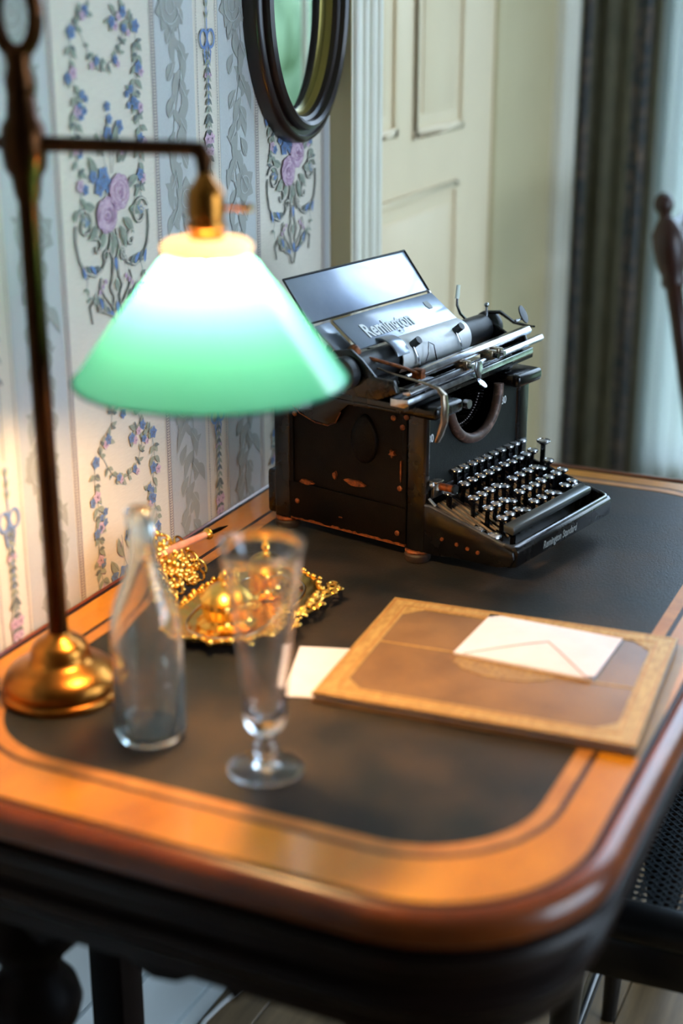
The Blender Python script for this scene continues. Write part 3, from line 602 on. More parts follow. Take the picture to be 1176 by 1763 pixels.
# tall back crest leaning towards the wall: coordinates a along y, b up
pc = lambda a, b, d: Vector((-.080-b*.6+d, a*1.1, .018+b*1.0))
cells = []
for sd in (-1, 1):
    cells += [(sd*.016, .012, .014, 90, 90+sd*380, .0021), (sd*.030, .024, .013, -60, -60+sd*400, .0020), (sd*.014, .036, .012, 200, 200-sd*380, .0020), (sd*.030, .006, .010, 180, 180-sd*360, .0019), (sd*.006, .052, .010, 90, 90-sd*330, .0019), (sd*.024, .045, .010, 0, sd*350, .0018), (sd*.040, .012, .009, 90, 90-sd*360, .0018)]
cm = scrollwork('crest', pc, cells)
for k in range(95): a = R3.uniform(-.030, .030); b = R3.uniform(.002, .062-abs(a)*.6); cm.ball(pc(a, b, R3.uniform(-.001, .004)), R3.uniform(.0024, .0046), 7)
for b in (.066, .072, .077): cm.ball(pc(0, b, 0), .0045-.0008*(b-.066)/.005, 8)
cm.ball(pc(0, .03, .001), .009, 10)
cm.build('back_crest', M_gilt, ik)
pf = lambda a, b, d: Vector((.064+b, a, .015+b*.12+d))
cells = []
for yc in (-.045, .02, .07):
    for sd in (-1, 1): cells += [(yc+sd*.011, .009, .010, 200, 200+sd*370, .0021), (yc+sd*.021, .003, .008, 90, 90-sd*360, .0019), (yc+sd*.006, .018, .007, 0, sd*340, .0018)]
fm = scrollwork('front', pf, cells)
for k in range(40): a = R3.uniform(-.07, .095); fm.ball(pf(a, R3.uniform(0, .018), .001), R3.uniform(.0016, .003), 7)
fm.build('front_crest', M_gilt, ik)
flut = lambda a: .035*cos(18*a)
for (y, nm) in ((-.052, 0), (.050, 1)):
    wl_ = MB().lathe([(.031, .0115), (.032, .015), (.026, .018), (.024, .022), (.0255, .030), (.0265, .038), (.0245, .042)], (0, y, 0), 72, wob=flut).build('inkwell_body', M_gilt, ik)
    MB().lathe([(.0275, .041), (.0285, .044), (.0265, .047), (.021, .053), (.013, .058), (.006, .060), (.004, .063), (.0062, .067), (.0055, .071), (.002, .075), (.0001, .0765)], (0, y, 0), 40).build('inkwell_lid', M_gilt, ik)
MB().lathe([(.001, .075), (.006, .078), (.008, .081), (.006, .084), (.001, .086)], (0, .050, 0), 24).build('lid_finial', M_silver, ik)
mid = MB(); mid.lathe([(.012, .010), (.010, .018), (.013, .022), (.010, .026), (.001, .028)], (0, 0, 0), 30)
for k in range(12): mid.ball((.013*cos(k*pi/6), .013*sin(k*pi/6), .013), .003, 8)
mid.build('centre_boss', M_gilt, ik)
for yy in (.086, -.088):
    rz = MB().lathe([(.0045, .0115), (.004, .0135), (.0001, .014)], (0, yy, 0), 12)
    for k in range(12): a = k*pi/6; rz.tube([(.004*cos(a), yy+.004*sin(a), .012), (.012*cos(a), yy+.012*sin(a), .013)], [.001, .0022], 6)
    rz.build('tray_rosette', M_gilt, ik)
# pen lying across the crest
pa, pb = Vector((.088, 1.360, .066)), Vector((.112, 1.520, .060)); pd = (pb-pa).normalized()
pn = thing('dip_pen', 'rose coloured dip pen with a brass collar resting on the inkstand crest', 'pen', pa)
L_ = (pb-pa).length
MB().tube([Vector((0, 0, 0)), pd*.03, pd*(L_*.60), pd*(L_*.72)], [.0026, .0042, .0045, .0040], 14).build('barrel', M_pen, pn)
MB().tube([pd*(L_*.72), pd*(L_*.74), pd*(L_*.78)], [.0046, .0062, .0046], 14).torus(pd*(L_*.76), .0058, .0018, 16, 8, pd.to_track_quat('Z', 'Y').to_matrix().to_4x4()).build('collar', M_gilt, pn)
MB().tube([pd*(L_*.78), pd*(L_*.9), pd*L_], [.0030, .0026, .0006], 12).build('nib', M_bronze, pn)

# ================================================================== BLOTTER, ENVELOPE, CARD
cd = thing('writing_card', 'white paper card half tucked under the leather writing folder', 'card', (.2945, 1.353, 0), radians(18))
MB().box(0, .15, -.123, 0, -.0002, .0004).build('card_sheet', M_paper, cd)
pf_ = thing('leather_folder', 'brown tooled leather writing folder with a wide gold border', 'folder', (.5225, 1.381, 0), radians(4.2))
hx, hy = .167, .134
MB().box(-hx, hx, -hy, hy, .0008, .0042).build('back_board', M_cover, pf_, bevel=.0008)
MB().box(-hx+.004, hx-.004, -hy+.004, hy-.004, .0042, .0080).build('blotting_leaves', M_paper, pf_)
MB().box(-hx, hx, -hy, hy, .0080, .0115).build('front_board', M_cover, pf_, bevel=.001)
bd = MB(); w1 = .024
def corner_frame(a, b, w_, z0, z1):
    m = MB()
    for (x0, x1, y0, y1) in ((-a, a, -b, -b+w_), (-a, a, b-w_, b), (-a, -a+w_, -b+w_, b-w_), (a-w_, a, -b+w_, b-w_)): m.box(x0, x1, y0, y1, z0, z1)
    return m
corner_frame(hx-.001, hy-.001, w1, .0115, .0121).build('tooled_border', M_tool, pf_)
corner_frame(hx-.004, hy-.004, .0012, .0121, .0124).build('border_line', M_gold, pf_)
corner_frame(hx-.020, hy-.020, .0012, .0121, .0124).build('border_line', M_gold, pf_)
for sx in (-1, 1):
    for sy in (-1, 1): MB().prism([(sx*(hx-.025), sy*(hy-.025)), (sx*(hx-.045), sy*(hy-.025)), (sx*(hx-.037), sy*(hy-.033)), (sx*(hx-.033), sy*(hy-.037)), (sx*(hx-.025), sy*(hy-.045))], lambda a, b, t: (a, b, t), .0115, .0120).build('corner_ornament', M_tool, pf_)
MB().prism([(.006+.058*cos(a*pi/20)*(1+.03*cos(a*4)), -.002+.034*sin(a*pi/20)*(1+.03*cos(a*4))) for a in range(40)], lambda a, b, t: (a, b, t), .0115, .0122).build('oval_medallion', M_medal, pf_)
MB().box(-hx+w1, -.052, .010, .0125, .0115, .0120).build('gilt_band', M_tool, pf_)
MB().box(.064, hx-w1, -.010, -.0075, .0115, .0120).build('gilt_band', M_tool, pf_)
ev = thing('envelope', 'closed white envelope lying flap up on the leather folder', 'envelope', (.5455, 1.437, .0127), radians(-1.2))
a_, b_ = .0775, .0575
em = MB(); n = 12; top = [[(-a_+2*a_*i/n, -b_+2*b_*j/n, .0012+.0045*sin(pi*i/n)**.7*sin(pi*j/n)**.7+.001) for i in range(n+1)] for j in range(n+1)]
vs = [p for r in top for p in r]; fs = [(j*(n+1)+i, j*(n+1)+i+1, (j+1)*(n+1)+i+1, (j+1)*(n+1)+i) for j in range(n) for i in range(n)]
em.add(vs, fs); em.box(-a_, a_, -b_, b_, 0, .0022); em.build('envelope_body', M_paper, ev, fix=False)
apx = (.010, .002); hz = lambda x, y: .0023+.0045*max(0, sin(pi*(x+a_)/(2*a_)))**.7*max(0, sin(pi*(y+b_)/(2*b_)))**.7
def foldline(p, q, w_=.0016):
    m = MB(); pts = [Vector((p[0]+(q[0]-p[0])*k/12, p[1]+(q[1]-p[1])*k/12, 0)) for k in range(13)]
    for v_ in pts: v_.z = hz(v_.x, v_.y)+.0008
    m.tube(pts, w_*.5, 6); return m
fp = MB(); steps = 12; rows = []
for j in range(steps+1):
    t = j/steps; y = -b_+(apx[1]+b_)*t; xl = -.066+(apx[0]+.066)*t; xr = .072+(apx[0]-.072)*t
    rows.append([(xl+(xr-xl)*i/8, y, hz(xl+(xr-xl)*i/8, y)+.0007) for i in range(9)])
fp.loft([[*r] for r in rows], (False, False)) if False else fp.add([p for r in rows for p in r], [(j*9+i, j*9+i+1, (j+1)*9+i+1, (j+1)*9+i) for j in range(steps) for i in range(8)])
flp = fp.build('flap', M_paper, ev, fix=False)
m = foldline((-.066, -b_), apx); m2 = foldline((.072, -b_), apx); m.add(m2.v, m2.f); m.build('flap_edge', M_line, flp)

# ================================================================== TYPEWRITER
tw = thing('typewriter', 'old black upright typewriter with round glass keys on the desk leather', 'typewriter', (.314, 1.655, 0), radians(-12))
def t_(mb, name, m, parent=None, **k): return mb.build(name, m, parent or tw, **k)
W = .233
# feet
for u_, v_ in ((0, .0), (-.213, .0), (0, W), (-.213, W)):
    f = t_(MB().lathe([(.0155, .0002), (.0172, .003), (.0172, .009), (.0150, .012), (.0135, .0125)], (u_, v_, 0), 28), 'rubber_foot', M_foot)
    t_(MB().torus((u_, v_, .0135), .0135, .003, 24, 8), 'foot_collar', M_rust, f)
# corner posts and body walls
V0, V1, U0, U1 = -.011, W+.011, -.228, .018
def post(u_, v_):
    return MB().prism([(u_+x, v_+y) for x, y in [(q[0], q[1]) for q in rrect(-.0155, .0155, -.0155, .0155, .007, 0, 4)]], lambda a, b, t: (a, b, t), .016, .196)
for u_, v_ in ((.002, .005), (-.213, .005), (.002, W-.005), (-.213, W-.005)):
    q = rrect(-.0155, .0155, -.0155, .0155 if v_ > .1 or u_ < -.1 else -.0035, .0055, 0, 4)
    t_(MB().prism([(u_+a, v_+b) for a, b, c in q], lambda a, b, t: (a, b, t), .016, .196), 'corner_post', M_black)
side = t_(MB().box(-.200, -.012, V0+.003, V0+.007, .018, .196), 'side_panel', M_wrinkle)
t_(MB().box(-.200, -.012, V0-.0002, V0+.004, .019, .070).box(-.200, -.194, V0-.0002, V0+.004, .07, .19).box(-.019, -.012, V0-.0002, V0+.004, .07, .19), 'lower_side_plate', M_wrinkle, side, bevel=.001)
# teardrop boss and curved top bracket on the near side
def sidep(pts, name, m, t0, t1, par=side, bev=.001): return t_(MB().prism(pts, lambda a, b, t: (a, t, b), t0, t1), name, m, par, bevel=bev)
td = [(-.078+.021*cos(radians(k*12))*(1-.25*max(0, sin(radians(k*12)))), .150+.033*sin(radians(k*12))) for k in range(30)]
tb = MB(); c0 = (-.078, .150)
tb.loft([[(c0[0]+(a-c0[0])*s_, y, c0[1]+(b-c0[1])*s_) for a, b in td] for s_, y in ((1, V0+.003), (.97, V0-.001), (.85, V0-.003), (.6, V0-.0045), (.2, V0-.005))])
t_(tb, 'teardrop_boss', M_wrinkle, side, ang=60)
sidep([(-.195, .196), (-.19, .176), (-.165, .164), (-.135, .160), (-.120, .166), (-.112, .182), (-.100, .192), (-.02, .194), (-.02, .198), (-.195, .198)], 'side_bracket', M_black, V0-.004, V0+.003)
t_(MB().tube([(-.195, V0-.003, .181), (-.180, V0-.003, .168), (-.155, V0-.003, .160), (-.134, V0-.003, .159), (-.121, V0-.003, .165), (-.113, V0-.003, .180)], .0010, 6), 'worn_edge', M_rust, side)
R4 = random.Random(11)
for a, b in ((-.190, .165), (-.187, .044), (-.018, .176), (-.021, .095), (-.024, .034), (-.032, .186), (-.012, .190)):
    s_ = t_(MB().lathe([(.0036, 0), (.0036, .0012), (.0024, .002), (.0001, .0021)], (0, 0, 0), 14), 'screw', M_rust, side); s_.data.transform(Matrix.Translation((a, V0-.0002, b)) @ Matrix.Rotation(pi/2, 4, 'X'))
def blotch(pts, name='paint_chip'): return sidep(pts, name, M_rust, V0-.0011, V0+.0035, bev=0)
def blob(cx, cz, rx, rz, n=14, j=.4): return [(cx+rx*cos(2*pi*k/n)*(1-R4.random()*j), cz+rz*sin(2*pi*k/n)*(1-R4.random()*j)) for k in range(n)]
blotch(blob(-.093, .088, .020, .0045)); blotch(blob(-.125, .092, .0035, .0065)); blotch([(-.034+(.0055 if k % 2 else .0026)*cos(k*pi/5+.3), .1385+(.0055 if k % 2 else .0026)*sin(k*pi/5+.3)) for k in range(10)])
blotch(blob(-.172, .073, .014, .0035)); blotch(blob(-.02, .118, .0012, .016)); blotch(blob(-.115, .036, .0035, .0012))
e1 = [(-.198+.186*k/40, .0185+R4.uniform(.0005, .0035)) for k in range(41)]
blotch([(-.198, .0178)]+e1+[(-.012, .0178)], 'worn_edge')
# far side, back, floor of the case
t_(MB().box(-.205, .01, V1-.007, V1-.003, .018, .196), 'side_panel', M_wrinkle)
t_(MB().box(U0+.003, U0+.007, 0, W, .018, .196), 'back_panel', M_wrinkle)
t_(MB().box(U0+.003, .01, V0+.006, V1-.006, .016, .022), 'base_plate', M_black)
t_(MB().box(-.243, -.224, V0+.004, V1-.004, .016, .078), 'rear_housing', M_black, bevel=.005)
t_(MB().box(-.19, -.05, .02, W-.02, .022, .07), 'mechanism_tray', M_inside)
# front plate with the arch, brown worn rim round the type basket
AC, AR, AZ = .105, .060, .203
pts = [(-.004, .088), (W-.01, .088), (W-.01, .196), (AC+AR, .196)]+[(AC+AR*cos(radians(-a)), AZ+AR*sin(radians(-a))) for a in range(8, 173, 6)]+[(AC-AR, .196), (-.004, .196)]
t_(MB().prism(pts, lambda a, b, t: (t, a, b), .010, .014), 'front_plate', M_crackle)
t_(MB().tube([(.0135+.004*sin(radians(a)), AC+(AR+.001)*cos(radians(-a)), AZ+(AR+.001)*sin(radians(-a))) for a in range(2, 179, 5)], .0068, 12), 'basket_rim', M_leathring)
bars = None
for k in range(40):
    a = radians(8+164*k/39); p0 = Vector((-.012, AC+.056*cos(a), AZ+.006-.056*sin(a))); p1 = Vector((-.075, AC+.050*cos(a), AZ-.030-.030*sin(a)))
    b = t_(MB().tube([p0+Vector((.014, 0, 0))*.6, p0, p1], [.0013, .0016, .0012], 5), 'type_bar', M_dull if k % 3 else M_black)
sg = MB()
for k in range(30): a = radians(20+140*k/29); sg.ball((-.008, AC+.048*cos(a), AZ-.048*sin(a)), .0020, 6)
t_(sg, 'type_slugs', M_dull)
t_(MB().box(-.1, -.09, .03, W-.03, .1, .19), 'basket_back', M_inside)
# top frame: near rail, far rail, back rail, with rounded edges
for nm, (a, b, c, d_) in (('n', (U0-.002, .034, V0-.003, .048)), ('f', (U0-.002, .034, W-.050, V1+.003)), ('b', (U0-.002, -.19, .03, W-.03))):
    t_(MB().box(a, b, c, d_, .192, .2095), 'top_rail', M_black, bevel=.0055, seg=3)
# arch numerals
for v_, z_ in ((.004, .163), (.1795, .1745)):
    text('numeral', '30', .0150, frame_mat((0, 1, 0), (0, 0, 1), (.0144, v_, z_)), M_letter, tw, .0002, sx=.8)
# ledge behind the keys, small lever cluster at its near end
t_(MB().box(.0142, .0172, .004, W-.018, .084, .0965), 'key_ledge', M_lip, bevel=.0006)
lc = t_(MB().box(.018, .030, -.004, .012, .108, .111).box(.02, .023, .0, .012, .088, .11), 'ribbon_bracket', M_nickel, bevel=.0008)
t_(MB().tube([(.030, .004, .104), (.050, .004, .104)], .0048, 14), 'release_knob', M_rust, lc)
t_(MB().tube([(.050, .004, .104), (.053, .004, .104)], .0062, 16), 'knob_face', M_black, lc)
t_(MB().ball((.024, -.006, .107), .004, 10).tube([(.02, -.006, .088), (.03, -.006, .08)], .0022, 8), 'ribbon_catch', M_steel, lc)
# keyboard frame: sloping cheeks and front bar
for v0, v1 in ((V0, V0+.006), (V1-.006, V1)):
    t_(MB().prism([(.016, .016), (.016, .078), (.024, .0785), (.132, .0515), (.146, .046), (.148, .036), (.142, .026), (.125, .0215), (.06, .0195), (.035, .016)], lambda a, b, t: (a, t, b), v0, v1), 'keyboard_cheek', M_black, bevel=.0015)
for vv in (V0+.003, V1-.003): t_(MB().tube([(.016, vv, .0790), (.024, vv, .0792), (.080, vv, .0653), (.132, vv, .0520)], .0026, 8), 'cheek_lip', M_lip)
fb = t_(MB().prism([(.136, .022), (.150, .026), (.1515, .046), (.147, .0515), (.139, .0505), (.137, .046)], lambda a, b, t: (a, t, b), V0+.004, V1-.004), 'front_bar', M_black, bevel=.0018)
t_(MB().tube([(.132, V0+.003, .0520), (.141, V0+.005, .0505), (.1455, V0+.012, .0505), (.1455, W/2, .0505), (.1455, V1-.012, .0505), (.141, V1-.005, .0505), (.132, V1-.003, .0520)], .0030, 10), 'front_bar_lip', M_lip, fb)
text('lettering', 'Remington Standard', .0150, frame_mat((0, 1, 0), (.075, 0, 1), (.1513, .100, .036)), M_letter2, fb, .0002, sx=.70, bold=.0002)
for k, u_ in enumerate((.044, .066, .082, .097)):
    s_ = t_(MB().lathe([(.0026, 0), (.0024, .0012), (.0001, .0014)], (0, 0, 0), 12), 'screw', M_rust); s_.data.transform(Matrix.Translation((u_, V0-.0002, .041-k*.002)) @ Matrix.Rotation(pi/2, 4, 'X'))
# sloped key bed and levers
t_(MB().prism([(.016, .030), (.016, .072), (.060, .050), (.110, .028), (.110, .022), (.05, .02)], lambda a, b, t: (a, t, b), .010, W-.010), 'key_bed', M_inside)
t_(MB().prism([(.018, .066), (.018, .0685), (.062, .0535), (.062, .051)], lambda a, b, t: (a, t, b), -.004, .030), 'lever_plate', M_nickel, bevel=.0005)
for k in range(44):
    v_ = .012+k*.0049; ln = (.068, .088, .104)[k % 3]
    t_(MB().tube([(.018, v_, .0745), (ln, v_, .0745-(ln-.018)*.42)], .0010, 4, flat=2.2), 'key_lever', M_dull if k % 2 else M_lip)
# keys: glass tops in nickel rings on black stems
ring = MB().lathe([(.0062, -.0022), (.0076, -.0020), (.0081, -.0004), (.0076, .0008), (.0066, .0009), (.0064, .0002)], n=22)
disc = MB().lathe([(.0064, 0), (.0055, .0006), (.002, .0009), (.0001, .0009)], n=18)
kr = ring.build('key_ring', M_steel, tw); kd = disc.build('key_top', M_keyface, kr)
ks = MB().box(-.0028, .0028, -.0009, .0009, -.036, -.002).lathe([(.005, -.0045), (.0062, -.0022)], n=12).build('key_stem', M_black, kr)
protos = [kr]
def key(u_, v_, z_, s_=1, sy=1, first=[True]):
    if first[0]: first[0] = False; r = kr; r.location = (u_, v_, z_)
    else:
        r = copy_part(kr, tw, (u_, v_, z_)); copy_part(kd, r); copy_part(ks, r)
    if s_ == 1:
        ch = GL[gi_[0] % len(GL)]; gi_[0] += 1
        if ch in gp: copy_part(gp[ch], r)
        else: gp[ch] = text('key_letter', ch, .0062, frame_mat((0, 1, 0), (-1, 0, 0), (0, 0, .0009)), M_keyink, r, .0001)
    r.scale = (s_, s_*sy, 1); r.rotation_euler = (0, R4.uniform(-.02, .07), 0)
    return r
rowsk = [(.0190, .0570, .0185, 10, .110, ()), (.0325, .0555, .0196, 10, .095, ()), (.056, .041, .0194, 11, .085, (4, 9)), (.0768, .0425, .0194, 11, .075, (3,)), (.0965, .044, .0205, 10, .065, (3, 7))]
glyphs = ['23456789-=', 'QWERTYUIOP', 'ASDFGHJKL;+', 'ZXCVBNM,./?', '1234567890']
gp = {}; M_keyink = mat('key_letter_ink', rgb(50, 46, 48), rough=.4)
GL = '23456789-=' 'QWERTYUIOP' 'ASDFGHJKL:;' 'ZXCVBNM,./?' '1@$%&*(+!#' 'X'
gi_ = [0]
for u_, v0, dv, n, z_, low in rowsk:
    for i in range(n):
        r = key(u_+R4.uniform(-.0008, .0008), v0+dv*i, z_-(.006 if i in low else 0)+R4.uniform(-.0006, .0006))
key(.077, .022, .052); key(.103, .016, .051, 1.2, 1.15); key(.032, .023, .092, 1.28); key(.048, .236-.004, .112, 1.2); key(.110, W-.012, .062, 1.1, 1.4)
# space bar
sb = t_(MB().prism([(.1135, .0665), (.1285, .0645), (.1295, .0595), (.1275, .0545), (.1145, .0575)], lambda a, b, t: (a, t, b), .020, .222), 'space_bar', M_spacebar, bevel=.0012)
t_(MB().box(.118, .124, .030, .034, .024, .058).box(.118, .124, .200, .206, .024, .058), 'space_bar_arm', M_black, sb)
# ---- carriage
PU, PZ, PRr = -.062, .2515, .0185
t_(MB().cyl((PU, -.058, PZ), (PU, .243, PZ), PRr, n=48), 'platen', M_rubber)
for v0, v1, nm in ((-.086, -.066, 0), (.252, .268, 1)):
    t_(MB().lathe([(.0001, v0), (.0150, v0), (.0205, v0+.003), (.0212, (v0+v1)/2), (.0205, v1-.003), (.0150, v1), (.0001, v1)], (PU, 0, PZ), 32, axis='y', wob=lambda a: .012*cos(28*a)), 'platen_knob', M_rubber)
t_(MB().cyl((PU, -.1, PZ), (PU, .272, PZ), .0032, n=12), 'platen_axle', M_steel)
# curved front shield of the platen
def arcpl(r0, r1, a0, a1, v0, v1, n=16, rc=0):
    m = MB(); o_ = [(PU+r0*cos(radians(a0+(a1-a0)*k/n)), PZ+r0*sin(radians(a0+(a1-a0)*k/n))) for k in range(n+1)]; i_ = [(PU+r1*cos(radians(a0+(a1-a0)*k/n)), PZ+r1*sin(radians(a0+(a1-a0)*k/n))) for k in range(n+1)]
    m.prism(o_+i_[::-1], lambda a, b, t: (a, t, b), v0, v1); return m
t_(arcpl(.0245, .0225, -42, 96, .018, .178, 20), 'platen_shield', M_shield, ang=30, bevel=.0008)
t_(MB().prism([(PU+.021, .2555), (PU+.021, .2755), (PU-.006, .2755)][0:0] or [(PU-.002, .2735), (PU-.001, .2755), (-.1050, .3052), (-.1062, .3040)], lambda a, b, t: (a, t, b), -.040, .180), 'name_plate', M_table, bevel=.0005)
sl = Vector((-.1050-(PU-.001), 0, .3052-.2755)).normalized(); nn = Vector((-sl.z, 0, sl.x)); nn = -nn if nn.z < 0 else nn
text('lettering', 'Remington', .0320, frame_mat((0, 1, 0), sl, Vector((-.0800, .043, .2878))+nn*.0004), M_letter, tw, .0003, sx=.73, bold=.0006)
text('crest_mark', '&', .016, frame_mat((0, 1, 0), sl, (-.094, .170, .2913)), M_letter2, tw, .0003) if False else None
t_(MB().prism([(-.004, -.006), (.004, -.006), (.006, 0), (.004, .007), (-.004, .007), (-.006, 0)], lambda a, b, t: Vector((-.090, .150+a, .2948))+sl*b+nn*t, 0, .0004), 'maker_emblem', M_letter2)
for v_, rr in ((.145, .0), (.045, 0)):
    c = Vector((PU+.0245*cos(radians(40)), v_, PZ+.0245*sin(radians(40))))
    r_ = t_(MB().tube([c-Vector((.001, 0, .001)), c+Vector((.010, 0, .008))], .0052, 16), 'paper_finger_roller', M_rubber)
    t_(MB().tube([c+Vector((.003, -.002, 0)), c+Vector((.009, -.001, -.012)), c+Vector((.010, .003, -.024)), c+Vector((.006, .004, -.034))], .0024, 8, flat=.4), 'finger_spring', M_steel, r_)
t_(arcpl(.030, .0275, 20, 120, .000, .026, 10), 'line_guide', M_table, bevel=.0006)
t_(MB().tube([(-.036, .062, .236), (-.030, .062, .256), (-.034, .068, .268), (-.034, .080, .262), (-.030, .084, .236)], .0009, 6), 'wire_guide', M_steel)
# paper table
pt0, pt1 = (-.1205, .3035), (-.1620, .3535)
t_(MB().prism([pt0, (pt0[0]-.0012, pt0[1]-.0010), (pt1[0]-.0012, pt1[1]-.0010), pt1], lambda a, b, t: (a, t, b), -.066, .196), 'paper_table', M_table, bevel=.0005)
bt = MB()
for (a, b) in ((pt0, pt0), (pt1, pt1)): bt.cyl((a[0], -.067, a[1]), (a[0], .197, a[1]), .0014, n=8)
for v_ in (-.067, .197): bt.cyl((pt0[0], v_, pt0[1]), (pt1[0], v_, pt1[1]), .0014, n=8)
t_(bt, 'paper_table_edge', M_black)
t_(MB().prism([(-.118, .300), (-.120, .2985), (-.070, .262), (-.068, .264)], lambda a, b, t: (a, t, b), -.062, -.030), 'side_deflector', M_table, bevel=.0004)
for v_ in (-.064, .196): t_(MB().prism([(-.124, .306), (-.118, .303), (-.092, .262), (-.085, .240), (-.094, .238), (-.102, .258)], lambda a, b, t: (a, t, b), v_-.0015, v_+.0015), 'paper_table_arm', M_steel if v_ > 0 else M_black, bevel=.0004)
t_(MB().box(-.150, -.070, -.064, .248, .222, .232), 'carriage_frame', M_black, bevel=.002)
# carriage ends
for v0, v1 in ((-.066, -.060), (.244, .250)):
    t_(MB().prism([(-.12, .222), (-.11, .244), (-.085, .256), (-.062, .266), (-.050, .262), (-.022, .248), (.004, .250), (.010, .236), (-.02, .222)] if v0 > 0 else [(-.12, .222), (-.11, .256), (-.085, .275), (-.060, .280), (-.042, .268), (-.022, .250), (.004, .250), (.010, .236), (-.02, .222)], lambda a, b, t: (a, t, b), v0, v1), 'carriage_end', M_black, bevel=.0015)
t_(MB().tube([(-.058, .252, .272), (-.045, .262, .272), (-.026, .268, .259), (-.006, .272, .256), (.004, .270, .257)], [.005, .0055, .0045, .004, .003], 10, flat=.5), 'release_arm', M_black)
t_(MB().ball((-.058, .247, .283), .0035, 10).tube([(-.058, .247, .262), (-.058, .247, .282)], .0018, 8), 'release_pin', M_steel)
# rails
r1 = t_(MB().prism([(-.012, .2470), (-.007, .2535), (.002, .2545), (.006, .2490), (.004, .2440), (-.008, .2430)], lambda a, b, t: (a, t, b+(t-.1)*.028), .002, .262), 'front_rail', M_steel, bevel=.0006)
t_(MB().box(-.010, .005, -.006, .004, .2395, .2515), 'rail_end_block', M_rust, r1, bevel=.001)
t_(MB().prism([(.0, .232), (.003, .2385), (.010, .2390), (.013, .234), (.010, .2300)], lambda a, b, t: (a, t, b+(t-.1)*.030), -.04, .284), 'margin_rail', M_steel, bevel=.0006)
t_(MB().prism([(-.014, .216), (-.014, .2265), (.012, .2275), (.013, .2200), (.006, .216)], lambda a, b, t: (a, t, b+(t-.1)*.028), -.045, .256), 'lower_rail', M_steel, bevel=.0008)
t_(MB().prism([(.006, .2155), (.0135, .2195), (.013, .2145), (.006, .211)], lambda a, b, t: (a, t, b+(t-.1)*.028), -.045, .254), 'rail_underside', M_black)
t_(MB().cyl((-.024, .004, .236), (-.024, .24, .240), .0036, n=14), 'feed_rod', M_steel)
t_(MB().box(-.036, -.030, .052, .098, .230, .241), 'card_holder', M_rubber, bevel=.001)
for v_ in (.088, .150, .166):
    s_ = t_(MB().box(-.004, .015, v_-.006, v_+.006, .2345+(v_-.1)*.03, .2465+(v_-.1)*.03), 'margin_stop', M_nickel, bevel=.0015)
    t_(MB().cyl((.015, v_, .240+(v_-.1)*.03), (.021, v_, .240+(v_-.1)*.03), .0035, n=12), 'stop_button', M_steel if v_ != .150 else M_black, s_)
mr_ = t_(MB().prism([(.100, .243), (.112, .243), (.116, .232), (.112, .218), (.104, .222), (.098, .232)], lambda a, b, t: (t, a, b), .016, .019), 'margin_lever', M_steel, bevel=.0008)
t_(MB().lathe([(.0001, -.0012), (.0072, -.001), (.0078, 0), (.0072, .001), (.0001, .0012)], n=22), 'lever_tab', M_steel, mr_)
lt = [o for o in mr_.children if o.name.startswith('lever_tab')][0]; lt.data.transform(Matrix.Translation((.0215, .110, .2135)) @ Matrix.Rotation(radians(35), 4, 'Y') @ Matrix.Diagonal((1.1, .75, 1, 1)))
# right margin thumb lever at the end of the rails
t_(MB().lathe([(.0001, -.0012), (.0125, -.001), (.013, 0), (.0125, .001), (.0001, .0012)], n=24), 'thumb_lever', M_black)
tl = [o for o in tw.children if o.name.startswith('thumb_lever')][0]; tl.data.transform(Matrix.Translation((-.004, .254, .2755)) @ Matrix.Rotation(radians(62), 4, 'Y') @ Matrix.Diagonal((1, .62, 1, 1)))
t_(MB().tube([(-.004, .236, .270), (-.004, .250, .270)], .0016, 8).ball((-.004, .235, .270), .0026, 8), 'lever_pin', M_steel)
# paper bail lever at back right (white tip on curved wire)
t_(MB().tube([(-.085, .236, .262), (-.085, .222, .272), (-.085, .214, .285), (-.085, .214, .296)], [.0022, .002, .0018, .0016], 8), 'bail_wire', M_steel)
t_(MB().tube([(-.085, .214, .294), (-.085, .2165, .312)], [.0042, .0036], 12, flat=.6), 'bail_tip', mat('ivory_tip', rgb(226, 232, 220), rough=.4))
# mechanism at the near end of the carriage
t_(MB().box(-.095, -.030, -.060, -.004, .222, .240), 'escapement_case', M_black, bevel=.002)
t_(MB().ball((-.070, -.044, .268), .010, 12, 1.3).ball((-.060, -.036, .256), .008, 10), 'ribbon_reverse_cam', M_rust)
t_(MB().tube([(-.072, -.05, .268), (-.05, -.035, .264), (-.02, -.02, .256), (.0, -.004, .247)], [.0045, .004, .004, .003], 8, flat=.6), 'line_space_link', M_rust)
t_(MB().tube([(-.105, -.055, .262), (-.098, -.055, .276)], .0046, 10), 'line_space_button', M_nickel)
t_(MB().torus((-.088, -.058, .258), .008, .0022, 20, 8, Matrix.Rotation(radians(60), 4, 'X')), 'spring_coil', M_steel)
t_(MB().box(-.080, -.045, -.056, -.044, .243, .247), 'pawl_plate', M_steel, bevel=.001)
t_(MB().tube([(-.051, -.030, .236), (-.051, -.030, .258)], .0048, 14), 'return_pivot', M_rust)
rl_ = t_(MB().tube([(-.051, -.030, .2530), (-.01, -.030, .2470), (.030, -.030, .2430), (.046, -.030, .2400), (.054, -.030, .2330), (.056, -.030, .2200), (.055, -.030, .2000), (.050, -.030, .1830), (.046, -.030, .1740)], [.0028, .0028, .003, .0042, .0062, .0072, .0074, .0072, .0055], 14, flat=.45), 'return_lever', M_nickel)
